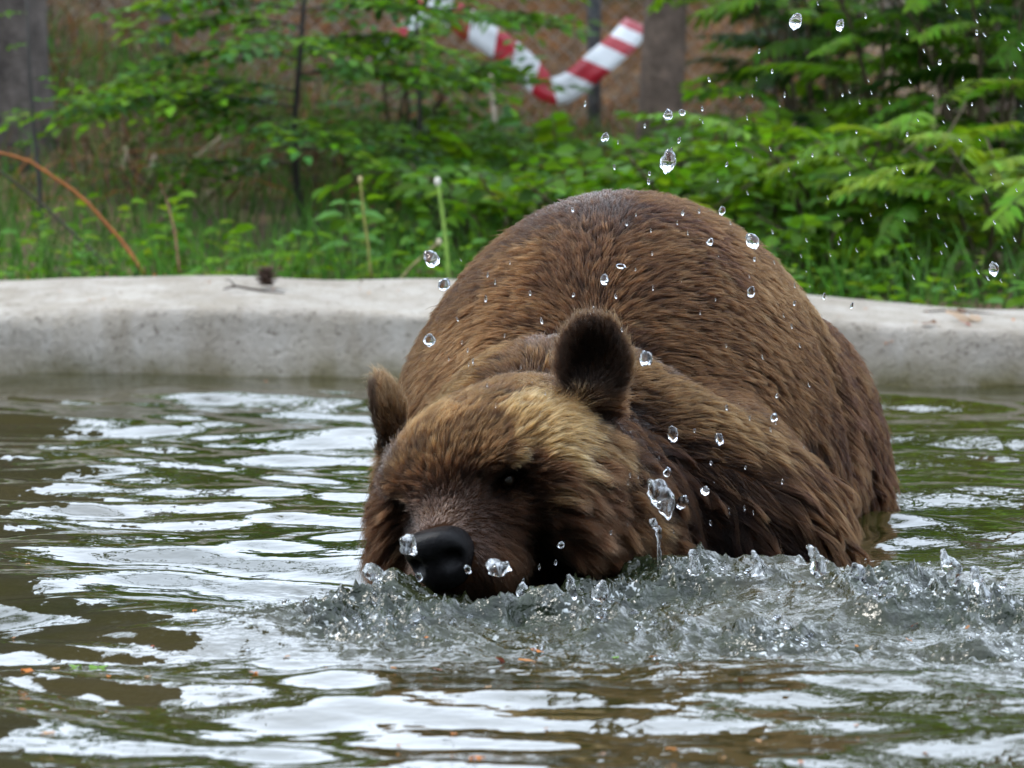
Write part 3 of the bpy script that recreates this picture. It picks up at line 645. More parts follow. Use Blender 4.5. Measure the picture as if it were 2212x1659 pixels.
SPRAY = {k: [spray_mesh("leafy_twig", 9, 0.22, 0.058, 0.62, c) for _ in range(3)] for k, c in (('bright', G_BRIGHT), ('mid', G_MID), ('deep', G_DEEP), ('blue', G_BLUE), ('yel', G_YEL))}
BEECH = {k: [spray_mesh("leafy_twig", 11, 0.24, 0.045, 0.58, c, 0.15) for _ in range(3)] for k, c in (('bright', G_BRIGHT), ('mid', G_MID), ('deep', G_DEEP), ('blue', G_BLUE))}
FROND = {k: [frond_mesh("frond", 13, 0.30, 0.055, c) for _ in range(3)] for k, c in (('bright', G_BRIGHT), ('mid', G_MID), ('deep', G_DEEP), ('yel', G_YEL))}
def place(me, name, par, loc, d, roll=0.0, sc=1.0):
    """hang a twig or frond at loc (relative to its plant), growing along d"""
    o = bpy.data.objects.new(name, me); COL.objects.link(o); o.parent = par
    d = Vector(d).normalized(); z = Vector((0, 0, 1)); y = z.cross(d)
    y = y.normalized() if y.length > 1e-3 else Vector((0, 1, 0)); zz = d.cross(y)
    R = Matrix((d, y, zz)).transposed() @ Matrix.Rotation(roll, 3, 'X')
    o.matrix_local = Matrix.LocRotScale(Vector(loc), R.to_quaternion(), Vector((sc, sc, sc))); return o
M_stemcol = (0.09, 0.065, 0.035)
def stem_obj(pts, r0, r1, par, col=M_stemcol, name="stem", mat=None, seg=6):
    b = MB(); b.tube(pts, np.linspace(r0, r1, len(pts)), seg, col); return obj(name, b.mesh(name, mat or M_stem), par)
def shrub(name, label, cat, group, x, y, h, spread, nst, per, kinds, lib, part, sc=1.0, low=0.15, stemc=M_stemcol, r0=0.008):
    z0 = float(bank(np.array(x), np.array(y))) - 0.02
    e = empty(name, (x, y, z0)); tag(e, label, cat, group)
    for s in range(nst):
        a = 2 * math.pi * (s + rng.random() * 0.7) / nst; out = spread * rng.uniform(0.35, 1.0); hh = h * rng.uniform(0.7, 1.05)
        t = np.linspace(0, 1, 8); bx = math.cos(a) * out; by = math.sin(a) * out
        pts_ = np.stack((bx * t ** 1.4, by * t ** 1.4, hh * (t - 0.10 * t ** 3)), -1) + np.stack((0.02 * np.sin(t * 7 + a), 0.02 * np.cos(t * 6 + a), 0 * t), -1) * (t[:, None] > 0)
        stem_obj(pts_, r0, r0 * 0.3, e, stemc)
        for k in range(per):
            tk = low + (1 - low) * (k + rng.random()) / per; p_ = np.array([np.interp(tk, t, pts_[:, c]) for c in range(3)])
            aa = a + k * 2.4 + rng.normal(0, 0.4); el = rng.uniform(0.05, 0.65)
            d = (math.cos(aa) * math.cos(el), math.sin(aa) * math.cos(el), math.sin(el))
            kind = kinds[int(rng.integers(len(kinds)))]; place(lib[kind][int(rng.integers(3))], part, e, p_, d, rng.normal(0, 0.3), sc * rng.uniform(0.75, 1.2))
    return e
def gx_at(u, Y): return (u - 1106) / FPX * Y

# feathery shrubs on the right, behind the bear
FG = "feathery shrubs behind the pool"
FLAB = ("dark feathery shrub right beside the slim conifer trunk", "green feathery shrub arching above the bear's rounded flank", "mid green feathery shrub between the low feathery plants and the dark thicket", "dense feathery shrub with pale and dark fronds before the slim dark trunk",
        "tall bright feathery shrub past the slim dark trunk", "dark tall feathery shrub in the thicket behind the green arching one", "darkest tall feathery shrub right in front of the slim dark trunk", "deep shaded feathery shrub behind the conifer side thicket", "tall shaded feathery shrub at the far end of the fence",
        "low yellow green feathery plant behind the rim by the thin twig", "low bright feathery plant behind the rim above the pale crumpled leaves", "low feathery plant behind the rim beside the bear's rump")
for n_, (u, Y, h, sp_, st, pr, kd_) in enumerate(((1680, 13.4, 1.05, 0.30, 5, 9, ('deep', 'mid')), (1760, 12.6, 1.10, 0.42, 6, 9, ('mid', 'deep', 'bright')), (1950, 12.1, 1.00, 0.40, 6, 9, ('mid', 'bright')),
        (2120, 11.9, 1.05, 0.42, 6, 10, ('mid', 'deep', 'bright')), (2280, 12.3, 1.25, 0.4, 6, 9, ('mid', 'bright')), (1850, 13.6, 1.35, 0.5, 6, 10, ('deep', 'mid')), (2080, 13.8, 1.40, 0.5, 6, 10, ('deep', 'mid')),
        (1720, 14.4, 1.40, 0.40, 6, 9, ('deep',)), (2240, 14.0, 1.5, 0.5, 6, 9, ('deep', 'mid')), (1990, 11.2, 0.50, 0.30, 5, 6, ('bright', 'mid', 'yel')), (2160, 11.0, 0.45, 0.28, 5, 6, ('bright', 'yel')), (1800, 11.3, 0.5, 0.3, 5, 6, ('bright', 'mid')))):
    lab = FLAB[n_]
    shrub("feathery_shrub", lab, "shrub", FG + (" low" if h < 0.6 else " dark" if 'deep' == kd_[0] else ""), gx_at(u, Y), Y, h, sp_, st, pr, kd_, FROND, "frond")
# broad-leaved bushes across the middle
BG = "leafy bushes behind the pool"
BLAB = ["rounded bright bush at the foot of the smaller sapling", "yellow green bush right below the dip of the striped tape", "low bright bush below the conifer trunk's foot", "mid green bush between the conifer trunk and the feathery shrubs",
        "small bright bush behind the rim beside the white seed head", "small yellow green bush behind the left slope of the bear's back", "small bright bush behind the very top of the bear's back", "small mid green bush behind the right slope of the bear's back",
        "bluish green bush between the two saplings", "bluish green bush below the left arm of the striped tape", "dark low bush right behind the white seed head stalk", "low bush behind the rim where the bear's rump meets it"]
for (u, Y, h, sp_, st, pr, kd_) in ((1000, 12.4, 0.20, 0.32, 6, 8, ('bright', 'mid')), (1180, 12.0, 0.12, 0.32, 6, 8, ('bright', 'mid', 'yel')), (1340, 11.8, 0.22, 0.32, 6, 8, ('bright', 'mid')), (1520, 11.9, 0.42, 0.32, 6, 8, ('mid', 'bright')),
        (1110, 11.2, 0.30, 0.26, 5, 7, ('bright', 'mid')), (1290, 11.1, 0.30, 0.26, 5, 7, ('bright', 'mid', 'yel')), (1450, 11.2, 0.36, 0.26, 5, 7, ('bright', 'mid')), (1620, 11.4, 0.40, 0.3, 5, 7, ('bright', 'mid')),
        (880, 12.9, 0.45, 0.25, 5, 7, ('mid', 'blue', 'bright')), (1060, 13.2, 0.14, 0.3, 5, 7, ('mid', 'blue')), (960, 11.5, 0.30, 0.22, 5, 6, ('mid', 'deep')), (1760, 11.0, 0.22, 0.26, 5, 6, ('bright', 'mid'))):
    lab = BLAB.pop(0)
    shrub("leafy_bush", lab, "bush", BG, gx_at(u, Y), Y, h, sp_, st, pr, kd_, SPRAY, "leafy_twig", 0.95)

# broadleaf saplings with level layers of leaves
def sapling(label, base, pts_, layers, kinds, r0=0.011):
    e = empty("sapling", base); tag(e, label, "young tree", "saplings in front of the brown bank")
    pts_ = np.array(pts_) - np.array(base); b = MB(); tt_ = np.linspace(0, 1, len(pts_))
    t2 = np.linspace(0, 1, 24); pp = np.stack([np.interp(t2, tt_, pts_[:, c]) for c in range(3)], -1)
    b.tube(pp, np.linspace(r0, r0 * 0.35, 24), 7, (0.045, 0.038, 0.032)); obj("trunk", b.mesh("trunk", M_stem), e)
    for (hz, ang, ln, n_) in layers:
        k = int(np.argmin(np.abs(pp[:, 2] - hz))); p0 = pp[k]; t = np.linspace(0, 1, 7)
        br = p0 + np.stack((math.cos(ang) * ln * t, math.sin(ang) * ln * t, ln * (0.25 * t - 0.28 * t * t)), -1)
        stem_obj(br, 0.0028, 0.001, e, (0.05, 0.042, 0.033), "branch", None, 5)
        n_ = int(n_ * 1.7)
        for m_ in range(n_):
            tk = 0.08 + 0.92 * (m_ + rng.random() * 0.6) / n_; q = np.array([np.interp(tk, t, br[:, c]) for c in range(3)])
            aa = ang + (-1) ** m_ * rng.uniform(0.4, 1.1); d = (math.cos(aa), math.sin(aa), rng.uniform(-0.05, 0.25))
            place(BEECH[kinds[int(rng.integers(len(kinds)))]][int(rng.integers(3))], "leafy_twig", e, q, d, rng.normal(0, 0.2), rng.uniform(0.75, 1.1))
    return e
def ground_at(u, Y):
    x = gx_at(u, Y); return np.array((x, Y, float(bank(np.array(x), np.array(Y))) - 0.02))
b0 = ground_at(660, 11.9)
tr = [b0, P(640, 400, 11.9), P(637, 260, 11.9), P(650, 100, 11.9), P(662, -60, 11.9), P(655, -260, 11.9)]
zz = lambda v, Y=11.9: float(P(650, v, Y)[2] - b0[2])
lay = [(zz(215), 3.3, 0.56, 13), (zz(235), 2.75, 0.45, 10), (zz(200), 3.7, 0.5, 11), (zz(120), 3.0, 0.30, 8), (zz(95), 0.2, 0.28, 8), (zz(60), 3.4, 0.26, 8), (zz(40), -0.3, 0.3, 8), (zz(150), -0.5, 0.3, 7), (zz(180), 0.4, 0.32, 7),
       (zz(330), 0.1, 0.26, 6), (zz(345), 3.3, 0.24, 6), (zz(300), -1.4, 0.25, 6), (zz(250), -1.9, 0.3, 7), (zz(110), -1.6, 0.3, 7), (zz(10), 3.1, 0.35, 8), (zz(-20), 0.1, 0.3, 8), (zz(-60), 2.6, 0.3, 7), (zz(-120), 0.5, 0.3, 7), (zz(-180), 3.5, 0.25, 7), (zz(-230), 1.5, 0.2, 6)]
sapling("young broadleaf tree with a thin dark trunk and level leafy branches", b0, tr, lay, ('mid', 'bright', 'blue', 'mid'))
b0 = ground_at(915, 12.6)
tr = [b0, P(912, 380, 12.6), P(905, 200, 12.6), P(900, 40, 12.6), P(905, -120, 12.6)]; zz = lambda v, Y=12.6: float(P(900, v, Y)[2] - b0[2])
sapling("smaller sapling with drooping leaves left of the striped tape's dip", b0, tr, [(zz(300), 0.3, 0.25, 6), (zz(280), 3.0, 0.25, 6), (zz(200), -0.4, 0.2, 5), (zz(170), 0.3, 0.16, 5), (zz(90), 2.9, 0.3, 7), (zz(60), 0.1, 0.28, 7), (zz(40), -0.8, 0.3, 7), (zz(0), 3.4, 0.3, 7), (zz(-40), 0.4, 0.3, 7), (zz(-90), 2, 0.2, 5)], ('bright', 'mid', 'mid'), 0.009)
# thin dark stem by the big trunk
e = empty("bare_sapling", ground_at(92, 11.6)); tag(e, "thin bare dark stem standing before the big grey trunk", "sapling")
b0 = np.array(e.location); st = np.array([b0, P(84, 380, 11.6), P(70, 250, 11.6), P(62, 120, 11.6), P(56, -40, 11.6)]) - b0
stem_obj(st, 0.0075, 0.004, e, (0.05, 0.045, 0.04))
for k in range(7): place(BEECH['mid'][k % 3], "leafy_twig", e, st[1] + (st[4] - st[1]) * (k / 6), (math.cos(k * 2.1), math.sin(k * 2.1), 0.2), 0, 0.45)

# low plants along the rim: every leaf is its own piece
def one_leaf(base, w_=0.62):
    b = MB(); b.leaves(np.zeros((1, 3)), np.array([(1.0, 0, 0)]), np.array([(0, 0, 1.0)]), 1.0, w_, np.array([base]), 0.16, 0.22); return b.mesh("leaf", M_leaf)
LEAVES = [one_leaf(c * np.array(1.0), w_) for c, w_ in ((np.array(G_BRIGHT), 0.62), (np.array(G_YEL) * 0.8, 0.55), (np.array(G_MID), 0.7), (np.array((0.07, 0.19, 0.03)), 0.6))]
def low_plant(u, Y, h, n_, ls, label, group):
    b0 = ground_at(u, Y); e = empty("low_plant", b0); tag(e, label, "plant", group)
    lean = rng.normal(0, 0.25, 2); t = np.linspace(0, 1, 5); stp = np.stack((lean[0] * h * t * t, lean[1] * h * t * t, h * t), -1)
    stem_obj(stp, 0.0025, 0.0012, e, (0.07, 0.12, 0.02), "stem", None, 5)
    for k in range(n_):
        tk = 0.25 + 0.75 * k / max(1, n_ - 1); p_ = np.array([np.interp(tk, t, stp[:, c]) for c in range(3)]); a = k * 2.4 + rng.normal(0, 0.3)
        place(LEAVES[int(rng.integers(4))], "leaf", e, p_, (math.cos(a), math.sin(a), rng.uniform(-0.1, 0.6)), rng.normal(0, 0.3), ls * rng.uniform(0.7, 1.2) * (1.1 - 0.4 * tk))
for k in range(46):
    u = -40 + k * 23 + rng.normal(0, 10); Y = rng.uniform(10.62, 11.35)
    low_plant(u, Y, rng.uniform(0.08, 0.17) + 0.05 * (Y > 11), 9, 0.062, "small broad leaved ground plant behind the rim by the pine cone", "ground plants left of the bear")
for k in range(26):
    u = 1560 + k * 28 + rng.normal(0, 10); Y = rng.uniform(10.35, 10.9)
    low_plant(u, Y, rng.uniform(0.06, 0.14), 8, 0.055, "small broad leaved ground plant behind the rim right of the bear", "ground plants right of the bear")
# pale leafy weed standing taller than the ground plants
e = empty("leafy_weed", ground_at(775, 10.9)); tag(e, "tall weed with paired pale green leaves behind the rim", "weed"); b0 = np.array(e.location)
st = np.array([b0, P(762, 560, 10.9), P(755, 500, 10.9), P(748, 440, 10.9)]) - b0; stem_obj(st, 0.003, 0.0015, e, (0.10, 0.16, 0.03), "stem", None, 5)
for (u, v, du, sc_) in ((745, 465, -1, 0.075), (765, 463, 1, 0.075), (750, 440, 1, 0.05), (755, 515, 1, 0.085), (760, 530, -1, 0.08), (762, 550, 1, 0.09), (750, 438, -1, 0.045)):
    place(LEAVES[3], "leaf", e, P(u, v, 10.9) - b0, (du, -0.3, 0.05), 0.2 * du, sc_)
# seed-head stems
def stalk(label, pts_, r_, col, headc, hr, name="seed_stalk", cat="seed stalk", leafy=0):
    b0 = np.array(pts_[0]); e = empty(name, b0); tag(e, label, cat); pp = np.array(pts_) - b0
    tt_ = np.linspace(0, 1, len(pp)); t2 = np.linspace(0, 1, 12); pp = np.stack([np.interp(t2, tt_, pp[:, c]) for c in range(3)], -1)
    stem_obj(pp, r_, r_ * 0.75, e, col, "stem", None, 7)
    if hr:
        v, f = uv_ball((hr * 0.8, hr * 0.8, hr * 1.2), 12, 9); v = v * (1 + 0.18 * noise3(v * 300, 5))[:, None]; b = MB(); b.add(v + pp[-1], f, headc); obj("seed_head", b.mesh("seed_head", M_stem), e)
        b = MB(); a = np.linspace(0, 6.28, 7)[:-1]; b.leaves(np.tile(pp[-1] - (0, 0, hr * 0.7), (6, 1)), np.stack((np.cos(a), np.sin(a), 0.5 + 0 * a), -1), np.stack((0 * a, 0 * a, 1 + 0 * a), -1), hr * 1.2, 0.4, np.tile(np.array((0.12, 0.17, 0.05)), (6, 1))); obj("bract", b.mesh("bract", M_leaf), e)
    return e
stalk("upright pale green stalk with a closed white seed head beside the bear", [P(969, 610, 10.55), P(965, 540, 10.55), P(957, 470, 10.55), P(945, 392, 10.55)], 0.0052, (0.22, 0.36, 0.06), (0.75, 0.72, 0.62), 0.0085)
stalk("thin brownish stalk with a small yellow seed head behind the rim", [P(802, 600, 10.6), P(795, 530, 10.6), P(785, 460, 10.6), P(778, 388, 10.6)], 0.0035, (0.25, 0.24, 0.06), (0.50, 0.42, 0.20), 0.0065)
stalk("short dry tan stalk leaning across behind the rim by the bear", [P(862, 608, 10.6), P(890, 575, 10.6), P(925, 545, 10.6), P(948, 523, 10.6)], 0.0042, (0.24, 0.20, 0.09), (0.50, 0.44, 0.30), 0.007)
stalk("curved rusty orange reed arching over the rim at the left end", [P(312, 592, 10.6), P(268, 526, 10.65), P(175, 422, 10.7), P(55, 342, 10.75), P(-60, 318, 10.8)], 0.0045, (0.26, 0.085, 0.015), None, 0, "dry_reed", "reed")
stalk("dark thin twig curving behind the orange reed", [P(252, 592, 10.9), P(190, 533, 10.95), P(100, 449, 11.0), P(0, 369, 11.0), P(-80, 330, 11.0)], 0.0042, (0.05, 0.045, 0.025), None, 0, "bare_twig", "twig")
stalk("reddish thin stalk standing among the ground plants", [P(388, 590, 10.8), P(378, 500, 10.9), P(360, 430, 11.0), P(345, 395, 11.0)], 0.0028, (0.14, 0.06, 0.03), None, 0, "thin_stalk", "stalk")

# grass
def scatter(n, x0, x1, y0, y1):
    x = rng.uniform(x0, x1, n); y = rng.uniform(y0, y1, n); return np.stack((x, y, bank(x, y) - 0.015), -1)
b = MB(); n_ = 15000; p_ = scatter(n_, -3.2, 3.4, 10.45, 13.6); lush = rng.random(n_)
d = np.stack((rng.normal(0, 0.25, n_), rng.normal(0, 0.25, n_), np.ones(n_)), -1); bend = np.stack((rng.normal(0, 0.25, n_), rng.normal(0, 0.25, n_), -0.15 * np.ones(n_)), -1)
b.blades(p_, d, rng.uniform(0.10, 0.26, n_), rng.uniform(0.003, 0.006, n_), bend, leaf_cols(n_, (0.045, 0.125, 0.014), 0.35))
tag(obj("grass", b.mesh("grass", M_leaf)), "green grass growing behind the pool rim", "grass", kind="stuff")
b = MB(); n_ = 32000; p_ = scatter(n_, -4.5, 1.2, 12.2, 20.0)
d = np.stack((rng.normal(0.15, 0.5, n_), rng.normal(-0.25, 0.4, n_), np.ones(n_) * 0.75), -1); bend = np.stack((rng.normal(0.1, 0.35, n_), rng.normal(-0.2, 0.3, n_), -0.45 * np.ones(n_)), -1)
dc = np.where(rng.random(n_)[:, None] < 0.25, np.array((0.24, 0.10, 0.03)), np.where(rng.random(n_)[:, None] < 0.5, np.array((0.17, 0.105, 0.05)), np.array((0.085, 0.055, 0.03))))
b.blades(p_, d, rng.uniform(0.12, 0.34, n_), rng.uniform(0.003, 0.008, n_), bend, dc * rng.uniform(0.5, 1.3, (n_, 1)))
tag(obj("dry_grass", b.mesh("dry_grass", M_drygrass)), "brown dead grass and bracken covering the bank at the left", "dry grass", kind="stuff")
# dead branches lying on the bank
for k, (u0_, v0_, u1_, v1_, Y) in enumerate(((330, 430, 470, 300, 12.2), (300, 330, 440, 450, 12.3), (250, 300, 380, 480, 12.4), (400, 470, 520, 350, 12.2), (1090, 190, 1000, 140, 13.3))):
    a_, b_ = P(u0_, v0_, Y), P(u1_, v1_, Y + 0.3); t = np.linspace(0, 1, 9)[:, None]; pp = a_ * (1 - t) + b_ * t + 0.02 * np.sin(np.linspace(0, 7, 9) + k)[:, None] * np.array((1, 0.5, 0.6)); pp[0, 2] = min(pp[0, 2], float(bank(pp[0, 0], pp[0, 1])))
    e = empty("dead_branch", pp[0]); tag(e, "bare dead branch lying on the brown bank behind the sapling" if k < 4 else "pale broken branch lying below the left arm of the striped tape", "branch", "dead branches on the bank" if k < 4 else "broken branches by the fence")
    stem_obj(pp - pp[0], 0.008, 0.004, e, (0.30, 0.22, 0.15) if k < 4 else (0.45, 0.36, 0.28), "limb"); m_ = (pp[4] - pp[0]); stem_obj(np.array([m_, m_ + (0.06, 0.05, 0.05), m_ + (0.14, 0.05, 0.07)]), 0.004, 0.002, e, (0.26, 0.19, 0.13), "twig")

# ------------------------------------------------------------------ trees
def tree(label, x, y, r0, h, mat, crown_z, crown_r, kinds, nb=9, ncl=42, conifer=False, group="trees around the pool"):
    z0 = float(bank(np.array(x), np.array(y))) - 0.05; e = empty("tall_tree", (x, y, z0)); tag(e, label, "tree", group)
    t = np.linspace(0, 1, 30); zz_ = h * t ** 1.15; rr = r0 * (1 - 0.8 * t) * (1 + 0.2 * np.exp(-zz_ / 0.25))
    th = np.linspace(0, 2 * np.pi, 28, endpoint=False); Z, T = np.meshgrid(zz_, th, indexing='ij'); RR = rr[:, None] * (1 + 0.07 * noise3(np.stack((np.cos(T) * 3, np.sin(T) * 3, Z * 2), -1), 9) + 0.05 * noise3(np.stack((np.cos(T) * 9, np.sin(T) * 9, Z * 3), -1), 10))
    v = np.stack((RR * np.cos(T) + 0.05 * np.sin(Z), RR * np.sin(T), Z), -1).reshape(-1, 3); i = np.arange(29)[:, None] * 28; j = np.arange(28)[None]; j2 = (j + 1) % 28
    obj("trunk", mesh_np("trunk", v, np.stack((i + j, i + j2, i + 28 + j2, i + 28 + j), -1).reshape(-1, 4), mat), e)
    cb = MB(); lb = MB()
    for k in range(nb):
        hz = crown_z + (h - crown_z) * (k + 0.5) / nb; a = k * 2.4 + rng.random(); ln = crown_r * (1.1 - 0.75 * (k / nb) if conifer else rng.uniform(0.7, 1.1)); tq = np.linspace(0, 1, 6)
        br = np.stack((math.cos(a) * ln * tq, math.sin(a) * ln * tq, hz + ln * ((-0.15 if conifer else 0.55) * tq - 0.1 * tq * tq)), -1); lb.tube(br, np.linspace(r0 * 0.28, 0.012, 6), 6, (0.6, 0.6, 0.6))
        for m_ in range(ncl):
            c_ = br[int(rng.integers(2, 6))] + rng.normal(0, 0.20 * crown_r, 3) * (1, 1, 0.6); n2 = 16; dd = rng.normal(size=(n2, 3))
            cb.leaves(c_ + rng.normal(0, 0.16, (n2, 3)), dd, rng.normal(0, 0.5, (n2, 3)) + (0, 0, 1), 0.10, 0.6, leaf_cols(n2, kinds[int(rng.integers(len(kinds)))], 0.3))
    obj("limbs", lb.mesh("limbs", M_stem), e); o = obj("crown", cb.mesh("crown", M_leaf), e); tag(o, kind="stuff")
tree("massive grey barked trunk at the left edge of the bank", gx_at(-150, 12.7), 12.7, 0.27, 13, M_bark, 5.5, 2.3, (G_DEEP, G_MID), 8, 40)
tree("slim brown conifer trunk just right of the striped tape's end", gx_at(1418, 13.2), 13.2, 0.058, 11, M_bark_red, 6.0, 1.2, (G_DEEP,), 8, 26, True)
tree("slim dark trunk standing right among the feathery shrubs", gx_at(2150, 15.2), 15.2, 0.05, 10, M_bark_red, 3.5, 1.3, (G_DEEP, G_MID), 8, 30)
for (x, y, r0) in ((-3.1, 13.6, 0.2), (-4.6, 15.5, 0.22)):
    tree("dark broadleaf tree beside the pool, outside the fence's gap", x, y, r0, 10, M_bark, 1.6, 1.7, (G_DEEP, G_MID), 10, 38)

# the wood closing the view far behind the fence
b = MB(); n_ = 16000; x = rng.uniform(-16, 16, n_); y = rng.uniform(21, 27, n_)
top = 2.0 + 1.3 * smooth(0.6, 3.0, x) + 4.0 * smooth(-3.2, -5.0, x) + 1.1 * fbm2(x * 0.5, y * 0 + 3, 91, 3) + 1.6 * np.maximum(0, noise2(x * 0.8, y * 0, 93)) - 1.2 * np.exp(-((x - 3.9) / 0.8) ** 2)
zt = rng.uniform(0, 1, n_) ** 0.85 * np.maximum(0.8, top); p_ = np.stack((x, y, 0.8 + zt), -1)
b.leaves(p_, rng.normal(size=(n_, 3)) + (0, 0, -0.3), rng.normal(0, 0.6, (n_, 3)) + (0, 0, 1), rng.uniform(0.22, 0.42, n_), 0.6, leaf_cols(n_, G_DEEP, 0.35))
tag(obj("far_wood", b.mesh("far_wood", M_leaf)), "dark green wood far behind the wire fence", "wood", kind="stuff")
# unseen forest added round the near side to keep low sky off camera-facing surfaces
b = MB(); n_ = 9000; ang = rng.uniform(math.radians(186), math.radians(354), n_); rad_ = rng.uniform(11, 15, n_); zt = rng.uniform(0, 1, n_) ** 0.8 * (7.5 + 1.8 * np.sin(ang * 9) + 1.2 * np.sin(ang * 23))
p_ = np.stack((rad_ * np.cos(ang), 4 + rad_ * np.sin(ang), zt), -1)
b.leaves(p_, rng.normal(size=(n_, 3)) + (0, 0, -0.3), rng.normal(0, 0.6, (n_, 3)) + (0, 0, 1), rng.uniform(0.5, 0.9, n_), 0.6, leaf_cols(n_, G_DEEP, 0.3))
tag(obj("unseen_forest", b.mesh("unseen_forest", M_leaf)), "unseen dark wood added on the near side to block low sky", "wood", kind="stuff")

# ------------------------------------------------------------------ fence with barrier tape
M_post = m_plain("grey_metal", (0.10, 0.105, 0.115), 0.45, 0.5, scale=40)
M_wire = m_plain("galvanised_wire", (0.22, 0.22, 0.21), 0.45, 0.5)
FY = 14.05; fz = float(bank(np.array(0.3), np.array(FY))) - 0.03
fence = empty("wire_fence", (0.3, FY, fz)); tag(fence, "grey chain link fence behind the bushes", "fence")
for xo in (gx_at(1283, FY) - 0.3 + k * 1.25 for k in (-2, -1, 0, 1, 2)):
    b = MB(); b.tube([(xo, 0, -0.1), (xo, 0, 0.8), (xo, 0, 1.75)], 0.021, 12); p_ = obj("post", b.mesh("post", M_post), fence)
    b = MB(); b.tube([(xo, 0, 1.745), (xo, 0, 1.765), (xo, 0, 1.78)], [0.026, 0.026, 0.008], 12); o = obj("post_cap", b.mesh("post_cap", M_post), p_)
b = MB(); xs = np.arange(-2.5, 2.5, 0.06); st = 1.7
for sg in (-1, 1):
    for x in np.arange(-2.5 - st, 2.5 + st, 0.06):
        z_ = np.linspace(0, st, 30); xx = x + sg * z_; m_ = (xx > -2.5) & (xx < 2.5)
        if m_.sum() > 2: b.tube(np.stack((xx[m_], -0.024 + 0.002 * sg * np.sin(z_[m_] * 105), z_[m_]), -1), 0.0013, 3, None, False)
tag(obj("wire_mesh", b.mesh("wire_mesh", M_wire), fence), kind="stuff")
M_tw = m_plain("tape_white", (0.60, 0.61, 0.63), 0.35, 0.5, var=0.06); M_tr = m_plain("tape_red", (0.34, 0.010, 0.022), 0.35, 0.5, var=0.12)
def tape(label, pts_, wid, seg_len, name="barrier_tape", ph=0):
    pp = np.array(pts_, float); s_ = np.concatenate(([0], np.cumsum(np.linalg.norm(np.diff(pp, axis=0), axis=1)))); ds = seg_len / 6; n_ = int(s_[-1] / ds)
    ss = np.linspace(0, s_[-1], n_ + 1); cp = np.stack([np.interp(ss, s_, pp[:, c]) for c in range(3)], -1)
    for _ in range(5): cp[1:-1] = (cp[:-2] + cp[1:-1] * 2 + cp[2:]) / 4
    t_ = unit(np.gradient(cp, axis=0)); view = np.array((0.25, -1.0, 0.15)); wv = unit(np.cross(t_, view)); tw = 0.25 * np.sin(ss * 5 + 1); wv = unit(wv * np.cos(tw)[:, None] + np.cross(t_, wv) * np.sin(tw)[:, None])
    lean = t_ * 0.25 * wid
    v = np.stack((cp - wv * wid / 2 - lean, cp - wv * wid / 6 - lean / 3 + np.array((0, 0.003, 0)), cp + wv * wid / 6 + lean / 3 + np.array((0, 0.003, 0)), cp + wv * wid / 2 + lean), 1).reshape(-1, 3)
    f = []; mi = []
    for a in range(n_):
        for c in range(3): f.append((a * 4 + c, a * 4 + c + 1, a * 4 + 5 + c, a * 4 + 4 + c)); mi.append(0 if (a + ph) % 12 < 5 else 1)
    e = obj(name, mesh_np(name, v - cp[0], f, None, True, mats=[M_tr, M_tw], midx=mi), None, cp[0]); sm = e.modifiers.new("thickness", 'SOLIDIFY'); sm.thickness = 0.0006
    tag(e, label, "barrier tape"); return e
TY = 13.75
tape("red and white striped barrier tape sagging from the fence", [P(1380, 50, TY + 0.25), P(1345, 92, TY + 0.1), P(1290, 138, TY), P(1240, 182, TY), P(1200, 200, TY), P(1165, 178, TY), P(1125, 135, TY), P(1075, 95, TY), P(1005, 48, TY), P(950, 8, TY), P(900, -40, TY + 0.1)], 0.082, 0.076)
tape("short loose length of striped barrier tape caught in the sapling's leaves", [P(935, 18, TY - 0.3), P(905, 42, TY - 0.3), P(870, 68, TY - 0.3), P(845, 92, TY - 0.3), P(825, 130, TY - 0.28)], 0.045, 0.06, ph=3)

# ------------------------------------------------------------------ litter on the rim
M_cone = m_noise("pine_cone", [(0.3, (0.022, 0.013, 0.009)), (0.7, (0.095, 0.05, 0.03))], 120, 0.8, 0.4)
x, y = float(P(573, 0, 10.15)[0]), 10.15; cz = rim_z(x, y)
cone_e = empty("pine_cone", (x, y, cz)); cone_e.scale = (1.2, 1.2, 1.2); tag(cone_e, "small dark open pine cone lying on the concrete rim", "pine cone")
b = MB(); v, f = uv_ball((0.010, 0.010, 0.013), 10, 8); b.add(v + (0, 0, 0.019), f); obj("core", b.mesh("core", M_cone), cone_e)
for k in range(34):
    a = k * 2.39996; t_ = (k + 0.5) / 34; zz_ = 0.006 + 0.028 * t_; rr = 0.016 * math.sin(math.pi * (0.12 + 0.76 * t_)) + 0.003
    b = MB(); dirv = np.array((math.cos(a), math.sin(a), -0.5 + 1.2 * t_)); b.leaves(np.array([(0.3 * rr * math.cos(a), 0.3 * rr * math.sin(a), zz_)]), dirv[None], np.array([(0, 0, 1.0)]), rr * 0.95, 0.75, np.ones((1, 3)), 0.1, -0.15)
    sc_ = obj("scale", b.mesh("scale", M_cone), cone_e); md = sc_.modifiers.new("thick", 'SOLIDIFY'); md.thickness = 0.002
M_twig = m_plain("twig_bark", (0.05, 0.035, 0.025), 0.85, 0.2, scale=60)
def rim_pt(u, Y, dz=0.0):
    x = float(P(u, 0, Y)[0]); return np.array((x, Y, rim_z(x, Y) + dz))
b = MB(); tw = np.array([rim_pt(480, 10.12, 0.004), rim_pt(505, 10.10, 0.012), rim_pt(530, 10.11, 0.006), rim_pt(575, 10.10, 0.004), rim_pt(612, 10.09, 0.003)]); b.tube(tw - tw[0], [0.0015, 0.003, 0.0028, 0.0022, 0.0012], 6)
te = empty("twig", tw[0]); tag(te, "thin dark twig lying under the pine cone on the rim", "twig"); obj("stick", b.mesh("stick", M_twig), te)
